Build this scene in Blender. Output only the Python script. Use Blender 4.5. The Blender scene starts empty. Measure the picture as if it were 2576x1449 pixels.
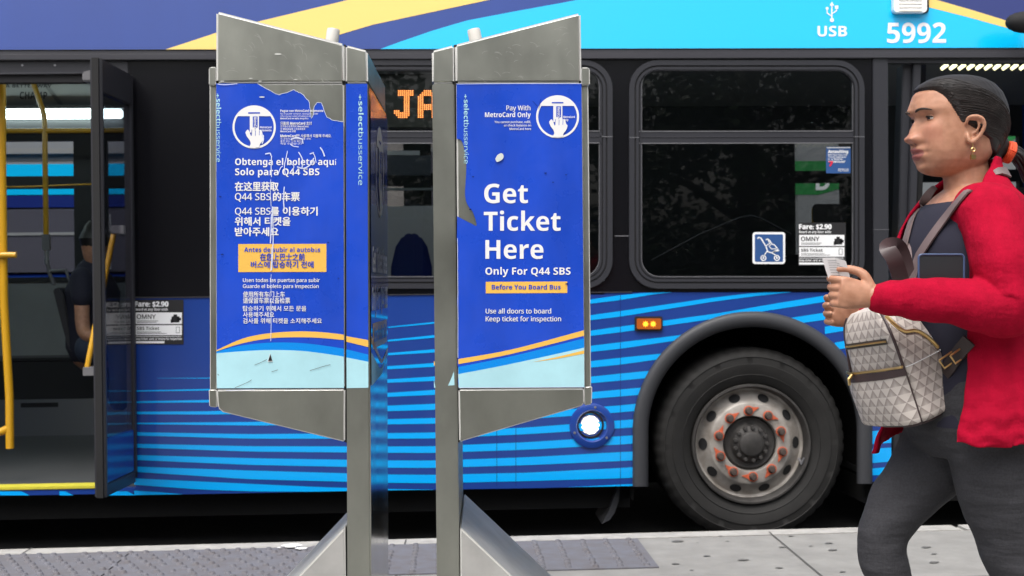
import bpy, bmesh, math, random
import numpy as np
from mathutils import Vector, Matrix, noise, geometry
R = math.radians
random.seed(7)
sc = bpy.context.scene
COL = sc.collection

# ------------------------------------------------------------------ camera, world, sun, exposure
F, CX, CY = 3200.0, 1288.0, 724.5            # focal length in the 2576 px wide measuring frame
PSI, ROLL, CH = 0.0504, 0.0115, 1.06         # yaw to the street, roll, height over the pavement
_r0 = np.array([math.cos(PSI), -math.sin(PSI), 0]); FW = np.array([math.sin(PSI), math.cos(PSI), 0]); _u0 = np.array([0, 0, 1.])
RT = _r0*math.cos(ROLL) - _u0*math.sin(ROLL); UP = _u0*math.cos(ROLL) + _r0*math.sin(ROLL)
CAM = np.array([0, 0, CH])
cd = bpy.data.cameras.new('camera'); cam = bpy.data.objects.new('camera', cd); COL.objects.link(cam)
cam.matrix_world = Matrix(((RT[0], UP[0], -FW[0], 0), (RT[1], UP[1], -FW[1], 0), (RT[2], UP[2], -FW[2], CH), (0, 0, 0, 1)))
cd.sensor_width = 36; cd.lens = 36*F/2576; cd.clip_end = 600; cd.clip_start = 0.05
cd.dof.use_dof = True; cd.dof.focus_distance = 3.05; cd.dof.aperture_fstop = 8.0
sc.camera = cam
SUN_EL, SUN_AZ = R(62), R(205)
w = bpy.data.worlds.new('World'); sc.world = w; w.use_nodes = True
nt = w.node_tree; bg = nt.nodes['Background']; sky = nt.nodes.new('ShaderNodeTexSky')
sky.sky_type = 'NISHITA'; sky.sun_disc = False; sky.sun_elevation = SUN_EL; sky.sun_rotation = SUN_AZ
sky.air_density = 1.0; sky.dust_density = 8.0; sky.ozone_density = 1.0
hs = nt.nodes.new('ShaderNodeHueSaturation'); hs.inputs['Saturation'].default_value = 0.35
nt.links.new(sky.outputs[0], hs.inputs['Color']); nt.links.new(hs.outputs[0], bg.inputs[0]); bg.inputs[1].default_value = 0.15
sd = bpy.data.lights.new('sun', 'SUN'); sun = bpy.data.objects.new('sun', sd); COL.objects.link(sun)
sd.energy = 0.55; sd.angle = R(20); sd.color = (1, .965, .92)
sdir = Vector((math.sin(SUN_AZ)*math.cos(SUN_EL), math.cos(SUN_AZ)*math.cos(SUN_EL), math.sin(SUN_EL)))
sun.rotation_euler = sdir.to_track_quat('Z', 'Y').to_euler(); sun.location = (0, -3, 12)
sc.view_settings.view_transform = 'Standard'; sc.view_settings.look = 'None'; sc.view_settings.gamma = 1
sc.view_settings.exposure = 0.60
sc.cycles.max_bounces = 8; sc.cycles.transparent_max_bounces = 12; sc.cycles.caustics_reflective = False; sc.cycles.caustics_refractive = False

# ------------------------------------------------------------------ measuring helpers
def rays(P):
    P = np.asarray(P, float).reshape(-1, 2)
    return RT[None]*((P[:, 0]-CX)/F)[:, None] - UP[None]*((P[:, 1]-CY)/F)[:, None] + FW[None]
class Plane:                                  # a real plane in the street; px() measures points on it
    def __init__(s, p, n): s.p = np.array(p, float); s.n = np.array(n, float)/np.linalg.norm(n)
    def px(s, P, lift=0.):
        d = rays(P); t = ((s.p-CAM)@s.n)/(d@s.n)
        return CAM + d*t[:, None] + s.n*lift
    def off(s, w): return Plane(s.p - s.n*w, s.n)         # w metres away from the viewer
def YP(y): return Plane((0, y, 0), (0, -1, 0))
def W1(px, py, y): return YP(y).px([(px, py)])[0]
def project(p):
    d = np.asarray(p)-CAM; return CX+F*(d@RT)/(d@FW), CY-F*(d@UP)/(d@FW)

# ------------------------------------------------------------------ materials
MATS = {}
def mat(name, col, rough=.5, metal=0, coat=0, var=None, bump=None, emit=None, spec=None, sss=0, rvar=None, bump2=None):
    m = bpy.data.materials.new(name); m.use_nodes = True; n = m.node_tree.nodes; l = m.node_tree.links
    b = n['Principled BSDF']; b.inputs['Base Color'].default_value = (*col, 1); b.inputs['Roughness'].default_value = rough
    b.inputs['Metallic'].default_value = metal; b.inputs['Coat Weight'].default_value = coat; b.inputs['Coat Roughness'].default_value = .06
    if spec is not None: b.inputs['Specular IOR Level'].default_value = spec
    if sss: b.inputs['Subsurface Weight'].default_value = sss; b.inputs['Subsurface Radius'].default_value = (.012, .004, .002)
    if emit: b.inputs['Emission Color'].default_value = (*emit[:3], 1); b.inputs['Emission Strength'].default_value = emit[3]
    tc = n.new('ShaderNodeTexCoord')
    def tex(scale, stretch=(1, 1, 1), detail=5, rough_=.6):
        mp = n.new('ShaderNodeMapping'); mp.inputs['Scale'].default_value = stretch; l.new(tc.outputs['Object'], mp.inputs[0])
        t = n.new('ShaderNodeTexNoise'); t.inputs['Scale'].default_value = scale; t.inputs['Detail'].default_value = detail; t.inputs['Roughness'].default_value = rough_
        l.new(mp.outputs[0], t.inputs[0]); return t
    if var:                                   # (scale, stretch, lo factor, hi factor[, second colour])
        t = tex(var[0], var[1]); r = n.new('ShaderNodeValToRGB'); l.new(t.outputs[0], r.inputs[0])
        r.color_ramp.elements[0].position = .3; r.color_ramp.elements[1].position = .7
        c2 = var[4] if len(var) > 4 else col
        r.color_ramp.elements[0].color = (*[c*var[2] for c in c2], 1); r.color_ramp.elements[1].color = (*[min(1, c*var[3]) for c in col], 1)
        l.new(r.outputs[0], b.inputs['Base Color'])
    if rvar:                                  # (scale, stretch, lo, hi)
        t = tex(rvar[0], rvar[1]); r = n.new('ShaderNodeMapRange'); l.new(t.outputs[0], r.inputs[0])
        r.inputs[1].default_value = .3; r.inputs[2].default_value = .7; r.inputs[3].default_value = rvar[2]; r.inputs[4].default_value = rvar[3]
        l.new(r.outputs[0], b.inputs['Roughness'])
    if bump:                                  # (scale, stretch, strength, distance)
        t = tex(bump[0], bump[1]); bp = n.new('ShaderNodeBump'); bp.inputs['Strength'].default_value = bump[2]; bp.inputs['Distance'].default_value = bump[3]
        l.new(t.outputs[0], bp.inputs['Height']); l.new(bp.outputs[0], b.inputs['Normal'])
        if bump2:
            t2 = tex(bump2[0], bump2[1], 3, .5); b2 = n.new('ShaderNodeBump'); b2.inputs['Strength'].default_value = bump2[2]; b2.inputs['Distance'].default_value = bump2[3]
            l.new(t2.outputs[0], b2.inputs['Height']); l.new(b2.outputs[0], bp.inputs['Normal'])
    MATS[name] = m; return m
def glass(name, tint, refl_ior=1.5, rough=.0, extra=0.):
    m = bpy.data.materials.new(name); m.use_nodes = True; n = m.node_tree.nodes; l = m.node_tree.links
    for x in list(n):
        if x.type != 'OUTPUT_MATERIAL': n.remove(x)
    out = [x for x in n if x.type == 'OUTPUT_MATERIAL'][0]
    tr = n.new('ShaderNodeBsdfTransparent'); tr.inputs[0].default_value = (*tint, 1)
    gl = n.new('ShaderNodeBsdfGlossy'); gl.inputs['Roughness'].default_value = rough
    fr = n.new('ShaderNodeFresnel'); ge = n.new('ShaderNodeNewGeometry'); mr = n.new('ShaderNodeMapRange'); mr.inputs[3].default_value = refl_ior; mr.inputs[4].default_value = 1/refl_ior
    l.new(ge.outputs['Backfacing'], mr.inputs[0]); l.new(mr.outputs[0], fr.inputs[0])
    ad = n.new('ShaderNodeMath'); ad.operation = 'ADD'; ad.use_clamp = True; ad.inputs[1].default_value = extra
    mx = n.new('ShaderNodeMixShader'); l.new(fr.outputs[0], ad.inputs[0]); l.new(ad.outputs[0], mx.inputs[0])
    l.new(tr.outputs[0], mx.inputs[1]); l.new(gl.outputs[0], mx.inputs[2]); l.new(mx.outputs[0], out.inputs[0])
    MATS[name] = m; return m
U3 = (1, 1, 1)
mat('steel', (.42, .43, .385), .30, 1, var=(6, (1, 1, .6), .78, 1.06), rvar=(9, (1, 1, .5), .31, .42), bump=(420, (1, 1, .02), .035, .0006))
mat('steel_mirror', (.50, .51, .48), .13, 1, rvar=(6, (1, 1, .2), .10, .2))
mat('steel_brushed', (.50, .495, .48), .5, .45, var=(8, (1, 1, 1), .85, 1.1))
mat('steel_glint', (.80, .80, .77), .42, .6)  # bevel edges: bright sky highlight painted into the steel colour
mat('steel_patch', (.25, .26, .22), .5, .9, var=(40, (1, 1, 1), .8, 1.1))
mat('steel_scuff', (.60, .61, .58), .6, .0)
mat('seam', (.02, .02, .02), .8)
mat('decal_blue', (.011, .068, .56), .28, coat=.25, var=(5, (2, 2, .6), .86, 1.08), rvar=(9, U3, .2, .42))
mat('decal_gloss', (.016, .085, .62), .10, coat=.7)
mat('decal_yellow', (.84, .50, .095), .35)
mat('decal_cyan', (.0, .25, .78), .3)
mat('decal_pale', (.42, .72, .80), .4, var=(9, (1, 1, 1), .9, 1.05))
mat('decal_white', (.82, .82, .82), .45)
mat('plastic_white', (.82, .80, .74), .45)
mat('scratch', (.62, .68, .86), .7)
mat('gum', (.62, .66, .62), .6)
mat('black_ink', (.012, .012, .014), .5)
mat('bus_blue', (.013, .050, .27), .22, coat=.25, var=(2.5, (1, 1, .3), .93, 1.05), bump=(1.2, (1, 1, 1), .08, .02))
mat('bus_navy', (.012, .026, .17), .22, coat=.5)
mat('bus_cyan', (.0, .41, .97), .25, coat=.2)
mat('bus_bright_cyan', (.0, .52, .95), .25, coat=.25, bump=(1.2, (1, 1, 1), .05, .02))
mat('bus_yellow', (.88, .62, .16), .25, coat=.5)
mat('bus_white', (.86, .87, .88), .4)
mat('bus_black', (.005, .005, .007), .2, coat=0, spec=.35, bump=(2, U3, .05, .01))
mat('frame_dark', (.028, .029, .036), .38, bump=(60, U3, .05, .002))
mat('frame_groove', (.006, .006, .008), .6)
mat('rail_grey', (.05, .05, .06), .3, coat=.2)
mat('bead', (.30, .30, .32), .35, .6)
mat('rubber_black', (.010, .010, .011), .8)
mat('underside', (.004, .004, .004), .9)
mat('tyre', (.010, .0095, .009), .75, var=(9, U3, .6, 1.3), bump=(50, U3, .2, .004))
mat('rim_paint', (.46, .435, .405), .5, .15, var=(9, U3, .42, 1.05, (.50, .44, .38)), bump=(30, U3, .1, .003))
mat('rim_dark', (.055, .052, .050), .6, .3, var=(12, U3, .6, 1.3))
mat('nut_rust', (.10, .075, .065), .6, .5)
mat('indicator_orange', (.62, .12, .05), .5, var=(25, U3, .7, 1.1))
mat('fender_grey', (.040, .042, .048), .55, bump=(120, U3, .08, .002))
mat('amber_lens', (.45, .10, .01), .2, coat=.5)
mat('amber_lit', (.9, .35, .02), .4, emit=(1, .40, .02, 1.8))
mat('lamp_lit', (.9, .9, .85), .3, emit=(1, .97, .84, 1.6))
mat('led_lit', (.9, .3, .1), .5, emit=(1, .27, .05, 2.4))
mat('led_core', (.9, .6, .2), .5, emit=(1, .50, .14, 3.2))
mat('led_back', (.055, .068, .058), .5)
mat('partition_pale', (.60, .57, .57), .6)
mat('panel_slate', (.075, .078, .095), .5)
mat('tube_lit', (.9, .95, .95), .5, emit=(.80, 1, .97, 4.0))
mat('bulb_lit', (.95, .95, .7), .5, emit=(1, .93, .50, 1.3))
mat('interior_grey', (.26, .27, .27), .6, var=(4, U3, .9, 1.05))
mat('interior_mid', (.10, .10, .105), .6)
mat('interior_dark', (.018, .018, .021), .7)
mat('bus_floor', (.050, .052, .055), .5, var=(300, U3, .7, 1.3), bump=(200, U3, .1, .002))
mat('kick_strip', (.35, .36, .37), .35, .7)
mat('yellow_rail', (.62, .33, .012), .3, coat=.4)
mat('yellow_step', (.62, .56, .05), .5, var=(20, U3, .85, 1.05))
mat('ad_card', (.40, .41, .40), .6)
mat('cap_grey', (.16, .16, .17), .4)
mat('concrete', (.265, .261, .250), .85, var=(7, U3, .82, 1.1), bump=(90, U3, .25, .004))
mat('concrete_joint', (.09, .088, .085), .9)
mat('kerb_stone', (.42, .41, .39), .8, var=(14, U3, .75, 1.1), bump=(60, U3, .3, .004))
mat('gum_stain', (.13, .128, .125), .8)
mat('tactile', (.135, .140, .165), .75, var=(14, U3, .82, 1.15, (.16, .15, .16)), bump=(120, U3, .2, .003))
mat('paint_scuff', (.75, .75, .74), .7)
mat('asphalt', (.035, .035, .036), .9, var=(40, U3, .7, 1.3), bump=(120, U3, .4, .006))
mat('soil', (.05, .045, .03), .95)
mat('bark', (.07, .055, .04), .9)
mat('leaf', (.035, .075, .02), .5, var=(3, U3, .6, 1.3))
mat('iron', (.01, .01, .011), .4)
mat('facade', (.30, .27, .25), .8, var=(3, U3, .85, 1.1))
mat('facade_window', (.075, .075, .095), .15)
mat('truck_green', (.015, .20, .045), .4)
mat('bus_pale', (.22, .23, .235), .5)
glass('tinted_glass', (.42, .43, .44), 1.5, .012, .0)
glass('door_glass', (.66, .66, .70), 1.32, .06, .0)
glass('far_glass', (.72, .75, .76), 1.45)

# ------------------------------------------------------------------ mesh helpers
ROOTM = {}
class MB:
    def __init__(s): s.v = []; s.f = []; s.m = []; s.slots = []
    def mi(s, name):
        if name not in s.slots: s.slots.append(name)
        return s.slots.index(name)
    def add(s, V, Fc, m):
        k = len(s.v); s.v += [tuple(map(float, q)) for q in V]; i = s.mi(m)
        for f in Fc: s.f.append(tuple(k+j for j in f)); s.m.append(i)
    def box(s, a, b, m):
        x0, y0, z0 = np.minimum(a, b); x1, y1, z1 = np.maximum(a, b)
        s.add([(x0,y0,z0),(x1,y0,z0),(x1,y1,z0),(x0,y1,z0),(x0,y0,z1),(x1,y0,z1),(x1,y1,z1),(x0,y1,z1)],
              [(3,2,1,0),(4,5,6,7),(0,1,5,4),(1,2,6,5),(2,3,7,6),(3,0,4,7)], m)
    def prism(s, V, d, m):                    # polygon V (world, facing the viewer) pushed back by vector d
        V = np.asarray(V, float); d = np.asarray(d, float); n = len(V)
        nrm = np.zeros(3)
        for i in range(n): nrm += np.cross(V[i], V[(i+1) % n])
        if nrm@d > 0: V = V[::-1]
        tri = [tuple(t) for t in geometry.tessellate_polygon([[Vector(q) for q in V]])] if n > 4 else [tuple(range(n))]
        fx = []
        for t in tri:                         # wind the caps to face away from d
            a, b_, c = V[t[0]], V[t[1]], V[t[2]]
            fx.append(t if np.cross(b_-a, c-a)@d < 0 else tuple(reversed(t)))
        s.add(np.vstack([V, V+d]), fx+[tuple(n+i for i in reversed(t)) for t in fx]+[(i, n+i, n+(i+1) % n, (i+1) % n) for i in range(n)], m)
    def sheet(s, loops, m, fn=lambda P: P):   # flat polygon with holes given in px, mapped by fn
        L = [[Vector((x, y, 0)) for x, y in lp] for lp in loops]; P = [q for lp in loops for q in lp]
        T = geometry.tessellate_polygon(L); fx = []
        for t in T:
            a, b_, c = (P[i] for i in t)
            fx.append(tuple(t) if (b_[0]-a[0])*(c[1]-a[1])-(b_[1]-a[1])*(c[0]-a[0]) < 0 else tuple(reversed(t)))
        s.add(fn(P), fx, m)
    def tube(s, path, r, m, n=10, caps=True, squash=None):
        P = [Vector(p) for p in path]; r = r if hasattr(r, '__len__') else [r]*len(P)
        V = []; prev = None
        for i, p in enumerate(P):
            t = (P[min(i+1, len(P)-1)]-P[max(i-1, 0)]).normalized()
            if prev is None:
                a = Vector((0, 0, 1)) if abs(t.z) < .9 else Vector((1, 0, 0))
                prev = t.cross(a).normalized()
            prev = (prev-t*prev.dot(t)).normalized(); q = t.cross(prev)
            for k in range(n):
                c, si = math.cos(2*math.pi*k/n), math.sin(2*math.pi*k/n)
                V.append(p+prev*c*r[i]+q*si*r[i])
        fx = [(i*n+k, i*n+(k+1) % n, (i+1)*n+(k+1) % n, (i+1)*n+k) for i in range(len(P)-1) for k in range(n)]
        if caps: fx += [tuple(reversed(range(n))), tuple((len(P)-1)*n+k for k in range(n))]
        s.add(V, fx, m)
    def ribbon2d(s, pts, wd, m, fn):          # thin strip in px space
        L, Rr = [], []
        for i, (x, y) in enumerate(pts):
            a = pts[max(i-1, 0)]; b_ = pts[min(i+1, len(pts)-1)]; dx, dy = b_[0]-a[0], b_[1]-a[1]; q = math.hypot(dx, dy) or 1
            ww = (wd if not hasattr(wd, '__len__') else wd[i])/2
            L.append((x-dy/q*ww, y+dx/q*ww)); Rr.append((x+dy/q*ww, y-dx/q*ww))
        n = len(pts); s.add(fn(L+Rr), [(i, i+1, n+i+1, n+i) for i in range(n-1)], m)
    def lathe(s, c, prof, m, n=64, mod=None):  # axis along y; prof = (radius, y offset); mod(i, ang) -> radius factor
        V = []
        for i, (r_, w_) in enumerate(prof):
            for k in range(n):
                a = 2*math.pi*k/n; q = r_*(mod(i, k) if mod else 1); V.append((c[0]+q*math.cos(a), c[1]+w_, c[2]+q*math.sin(a)))
        s.add(V, [(i*n+k, i*n+(k+1) % n, (i+1)*n+(k+1) % n, (i+1)*n+k) for i in range(len(prof)-1) for k in range(n)], m)
    def disc(s, c, r, m, n=24, rz=None):
        s.add([(c[0]+r*math.cos(2*math.pi*k/n), c[1], c[2]+(rz or r)*math.sin(2*math.pi*k/n)) for k in range(n)], [tuple(range(n))], m)
    def build(s, name, parent=None, bevel=0, seg=2, smooth=True, sharp=38, fix=False, lip=None):
        if lip: s.mi(lip)
        me = bpy.data.meshes.new(name)
        M = ROOTM.get(parent.name) if parent else None
        V = s.v
        if M is not None: Mi = M.inverted(); V = [tuple(Mi @ Vector(q)) for q in V]
        me.from_pydata(V, [], s.f)
        for k in s.slots: me.materials.append(MATS[k])
        me.polygons.foreach_set('material_index', s.m)
        if bevel or fix:
            bm = bmesh.new(); bm.from_mesh(me)
            if fix: bmesh.ops.remove_doubles(bm, verts=bm.verts, dist=1e-5); bmesh.ops.recalc_face_normals(bm, faces=bm.faces)
            if bevel:
                bmesh.ops.recalc_face_normals(bm, faces=bm.faces)
                es = [e for e in bm.edges if len(e.link_faces) == 2 and e.calc_face_angle(0) > R(28)]
                bmesh.ops.bevel(bm, geom=es, offset=bevel, segments=seg, affect='EDGES', clamp_overlap=True, material=s.slots.index(lip) if lip else -1)
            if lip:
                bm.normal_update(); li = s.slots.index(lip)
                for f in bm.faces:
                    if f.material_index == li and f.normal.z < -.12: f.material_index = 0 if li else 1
            bm.to_mesh(me); bm.free()
        if smooth:
            me.polygons.foreach_set('use_smooth', [True]*len(me.polygons)); me.set_sharp_from_angle(angle=R(sharp))
        o = bpy.data.objects.new(name, me); COL.objects.link(o)
        if parent: o.parent = parent; ROOTM[o.name] = M
        return o
def root(name, loc, rz=0, **k):
    o = bpy.data.objects.new(name, None); COL.objects.link(o); o.location = loc; o.rotation_euler = (0, 0, rz); o.empty_display_size = .1
    ROOTM[o.name] = Matrix.Translation(loc) @ Matrix.Rotation(rz, 4, 'Z'); return tag(o, **k)
def tag(o, label=None, cat=None, group=None, kind=None):
    if label: o['label'] = label
    if cat: o['category'] = cat
    if group: o['group'] = group
    if kind: o['kind'] = kind
    return o

# ------------------------------------------------------------------ lettering
TC = {}
def _map(s, U, L, D):
    r = ''
    for ch in s:
        if 'A' <= ch <= 'Z': r += chr(U+ord(ch)-65)
        elif 'a' <= ch <= 'z': r += chr(L+ord(ch)-97)
        elif '0' <= ch <= '9': r += chr(D+ord(ch)-48)
        else: r += ch
    return r
def bold(s): return _map(s, 0x1D5D4, 0x1D5EE, 0x1D7EC)
def reg(s): return _map(s, 0x1D5A0, 0x1D5BA, 0x1D7E2)
def glyphs(s):
    if s not in TC:
        c = bpy.data.curves.new('t', 'FONT'); c.body = s; c.size = 1; c.resolution_u = 3
        o = bpy.data.objects.new('t', c); me = bpy.data.meshes.new_from_object(o)
        V = np.array([v.co[:2] for v in me.vertices]).reshape(-1, 2); Fc = [tuple(p.vertices) for p in me.polygons]
        bpy.data.objects.remove(o); bpy.data.curves.remove(c); bpy.data.meshes.remove(me); TC[s] = (V, Fc)
    return TC[s]
def text(mb, s, fn, x0, x1, base, cap, m, b=True, dil=0, rot=0, mirror=False):
    """letters between x0 and x1 (px), baseline at base, capitals cap px tall; fn maps px to the surface (px, lift)."""
    st = bold(s) if b else reg(s); V, Fc = glyphs(st)
    H = glyphs(bold('H'))[0]; ch = H[:, 1].max()
    if not len(V): return
    x = V[:, 0]-V[:, 0].min(); x = x/x.max()*(x1-x0); y = V[:, 1]/ch*cap
    if mirror: x = (x1-x0)-x
    offs = [(0, 0)] if not dil else [(-dil, 0), (dil, 0), (0, dil*.7), (0, -dil*.7)]
    for k, (dx, dy) in enumerate(offs):
        if rot: P = np.c_[base+y*-1*rot*-1+dy, x0+x+dx]      # reads downwards: px x = base + y, px y = along
        else: P = np.c_[x0+x+dx, base-y+dy]
        mb.add(fn(P, .0009+.00015*k), Fc if not mirror else [tuple(reversed(f)) for f in Fc], m)

# ------------------------------------------------------------------ ground
BY = 6.34                                     # street side of the bus
RZ = -0.242                                   # road level
def kerb_y(x): return 5.372 + (x+2.2)*0.0225
def structure(o): return tag(o, kind='structure')
m = MB(); m.add([(-60, -60, RZ-.02), (60, -60, RZ-.02), (60, 90, RZ-.02), (-60, 90, RZ-.02)], [(0, 1, 2, 3)], 'soil'); structure(m.build('ground'))
m = MB(); m.add([(-40, 5.0, RZ), (40, 5.0, RZ), (40, 18, RZ), (-40, 18, RZ)], [(0, 1, 2, 3)], 'asphalt'); structure(m.build('road'))
m = MB()
KW = .13
m.add([(-40, -5.0, 0), (40, -5.0, 0), (40, kerb_y(40)-KW, 0), (-40, kerb_y(-40)-KW, 0)], [(0, 1, 2, 3)], 'concrete')
m.add([(-40, -5.0, 0), (40, -5.0, 0), (40, -5.0, RZ-.01), (-40, -5.0, RZ-.01)], [(3, 2, 1, 0)], 'concrete')
def onground(px, py, z=0.):
    d = rays([(px, py)])[0]; return CAM + d*((z-CH)/d[2])
def strip(a, b, wd, z, mt):                   # flat line on the pavement
    a = np.array(a[:2]); b = np.array(b[:2]); t = (b-a)/np.linalg.norm(b-a); q = np.array([-t[1], t[0]])*wd/2
    m.add([(*(a+q), z), (*(a-q), z), (*(b-q), z), (*(b+q), z)], [(0, 1, 2, 3)], mt)
# scored joints: one runs from the kerb towards the viewer at the right
j0 = onground(1935, 1340); j1 = onground(2065, 1449); jd = (j1-j0)/np.linalg.norm(j1-j0)
for k in range(-4, 4):
    o_ = j0 + np.array([1.55*k, 0, 0]); strip(o_, o_+jd*(7.6), .007, .004, 'concrete_joint')
strip((-40, 3.55), (40, 3.55+80*.0225), .007, .004, 'concrete_joint')
for px, py, s_ in [(1705, 1363, .035), (1778, 1400, .022), (1830, 1363, .012), (2095, 1385, .028), (1968, 1378, .02), (1870, 1410, .03), (1755, 1367, .009), (2085, 1368, .022),
                   (2330, 1378, .03), (2040, 1375, .012), (2350, 1416, .03), (2350, 1395, .018), (1700, 1420, .02), (1960, 1430, .02), (2120, 1440, .018), (1990, 1350, .018), (1740, 1436, .012), (1812, 1350, .014)]:
    g = onground(px, py); a_ = random.random()*3
    m.add([(g[0]+s_*.62*(1+.3*math.sin(2*t+a_))*math.cos(t), g[1]+s_*.5*(1+.25*math.cos(3*t+a_))*math.sin(t), .0035) for t in [2*math.pi*k/12 for k in range(12)]], [tuple(range(12))], 'gum_stain')
structure(m.build('pavement', smooth=False))
m = MB()
for x in np.arange(-13.2, 13, 2.2):
    a0, a1 = x+.004, x+2.196
    m.prism([(a0, kerb_y(a0)-KW, .002), (a1, kerb_y(a1)-KW, .002), (a1, kerb_y(a1), .002), (a0, kerb_y(a0), .002)], (0, 0, -.30), 'kerb_stone')
structure(m.build('kerb', bevel=.012))
# tactile paving with rows of worn domes
m = MB()
tx1 = onground(1622, 1380)[0]
def ty(x, f): return kerb_y(x)-KW-.015-.545*f
for (xa, xb) in [(-6.1, -4.9), (-4.895, -3.7), (-3.695, -2.5), (-2.495, -1.3), (-1.295, -.43), (-.425, .17), (.175, tx1)]:
    m.prism([(xa, ty(xa, 1), .006), (xb-.003, ty(xb, 1), .006), (xb-.003, ty(xb, 0), .006), (xa, ty(xa, 0), .006)], (0, 0, -.02), 'tactile')
def dome(x, y, r=.0145):
    V = [(x+r*math.cos(a), y+r*math.sin(a), .0060) for a in np.arange(0, 6.28, math.pi/5)]+[(x+r*.62*math.cos(a), y+r*.60*math.sin(a), .0150) for a in np.arange(0, 6.28, math.pi/5)]
    m.add(V, [(k, (k+1) % 10, 10+(k+1) % 10, 10+k) for k in range(10)]+[tuple(10+k for k in range(10))], 'tactile')
xx = tx1-.045; row = 0
while xx > -3.2:
    left = xx < -.43
    for k in range(9):
        if random.random() < .93: dome(xx+random.uniform(-.003, .003) + (.5*.061*(k % 2) if left else 0), ty(xx, (k+.5+random.uniform(-.05, .05))/9.))
    xx -= .061 if left else .098
structure(m.build('tactile_paving', smooth=False))
m = MB()
for px, py, s_ in [(735, 1372, .035), (758, 1379, .02), (706, 1377, .012)]:
    g = onground(px, py, .0125)
    m.add([(g[0]+s_*(1+.5*random.random())*math.cos(t), g[1]+s_*.9*(1+.5*random.random())*math.sin(t), .0128) for t in [2*math.pi*k/14 for k in range(14)]], [tuple(range(14))], 'paint_scuff')
structure(m.build('pavement_paint', smooth=False))
m = MB(); m.box((-40, 18, RZ-.1), (40, 22, RZ+.15), 'concrete'); structure(m.build('far_pavement'))

# ------------------------------------------------------------------ the bus
bus = root('city_bus', (0, BY, RZ), label='blue city bus with cyan stripes stopped at the kerb with its doors open', cat='bus')
S0 = YP(BY)
def on(w=0.):
    pl = YP(BY+w); return lambda P, lift=0.: pl.px(P, lift)
def interp(pts, x):
    xs = [p[0] for p in pts]
    return [float(np.interp(x, xs, [p[k] for p in pts])) for k in range(1, len(pts[0]))]
AX, AY = 1893, 1085                           # wheel arch centre (px)
def arch(r, n=40, y0=1213, y1=1222): return [(AX+r, y0)]+[(AX+r*math.cos(a), AY-r*math.sin(a)) for a in np.linspace(0, math.pi, n)]+[(AX-r, y1)]
# lower side panel with wheel arch
m = MB()
low = [(338, 748), (700, 744.5), (1088, 740), (1590, 735), (2242, 733), (2242, 1210)]+arch(285)+[(1340, 1228), (971, 1234), (640, 1240), (341, 1246)]
m.prism(on(0)(low), (0, .02, 0), 'bus_blue')
xl = -8.3; zb = W1(340, 1246, BY)[2]; zt = W1(340, 748, BY)[2]
xdoor = W1(-330, 900, BY)[0]
m.box((xl, BY, zb), (xdoor, BY+.02, zt), 'bus_blue')          # behind the middle door
sill = m
body_low = m.build('side_panel', bus, smooth=False)
# wavy cyan stripes of the livery
ST = [
 [(935,829,829.4),(971,822.5,825),(1089,810.5,814.5),(1330,776,783),(1564,742,754.5),(1640,735.6,741),(1690,735,735.4)],
 [(820,874,874.4),(971,855.5,859.5),(1089,843.5,850),(1330,815,824),(1564,782,796),(1793,749,759),(1900,736,745),(1990,734.5,735)],
 [(690,918,918.4),(971,888.5,894),(1089,879,887),(1330,853,864),(1564,821,835.5),(1808,788,800),(1960,762,777),(2103,739,755),(2240,735,736)],
 [(395,951,951.5),(525,950.5,952.5),(971,921.5,929),(1089,913.5,923),(1330,889,902),(1564,860.5,877),(1708,843.5,855.5),(1900,813,829),(2085,785,803),(2242,757,778)],
 [(338,982,985),(525,978.5,982.5),(971,954.5,963),(1089,947.5,958.5),(1330,926,940),(1564,899.5,917),(1663,889.5,903),(1720,884,898)],
 [(338,1009.5,1013.5),(525,1006,1012.5),(971,988.5,998.5),(1089,981,993.5),(1330,963,978),(1564,939.5,957),(1660,930,948)],
 [(338,1035.5,1042),(525,1034.5,1043),(971,1020.5,1034.5),(1089,1016,1031),(1330,1001,1016),(1564,979.5,997),(1635,973,991)],
 [(338,1063.5,1067),(630,1061.5,1070.5),(971,1054.5,1067.5),(1089,1051.5,1066),(1330,1037,1054),(1564,1019.5,1037),(1615,1014,1032)],
 [(338,1087,1095.5),(630,1092,1103.5),(971,1089.5,1103.5),(1089,1088,1103),(1330,1075,1092),(1564,1057,1077),(1610,1054,1074)],
 [(338,1116,1126),(630,1122.5,1136),(971,1123,1139),(1089,1122.5,1139.5),(1330,1112,1131),(1564,1097,1118),(1608,1094,1115)],
 [(338,1144.5,1157),(630,1152.5,1169.5),(971,1158,1176.5),(1089,1158.5,1177),(1330,1150,1170),(1564,1137,1159.5),(1608,1135,1157)],
 [(338,1173.5,1187),(630,1183.5,1205.5),(971,1193.5,1214.5),(1089,1194.5,1215.5),(1330,1189,1210),(1564,1177,1203),(1608,1174,1201)],
 [(338,1203,1219.5),(500,1211,1231),(630,1217,1236),(800,1225,1236.6),(971,1230,1233.4),(1089,1231.4,1231.9)],
 [(338,1234,1245.4),(400,1238,1244.3),(460,1243,1243.3)],
 [(1430,1225,1225.2),(1500,1222,1224.3),(1564,1218.4,1222.9),(1608,1217,1222)],
 [(2176,1041,1070),(2242,1035,1066)], [(2176,1086,1118),(2242,1081,1114)], [(2176,1130,1166),(2242,1126,1161)], [(2176,1180,1196),(2242,1174,1194)],
 [(2176,996,1021),(2242,989,1016)], [(2160,950,973),(2242,939,965)], [(2130,905,925),(2242,888,910)], [(2100,862,880),(2242,836,857)], [(2075,822,840),(2242,793,813)]]
m = MB()
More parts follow.
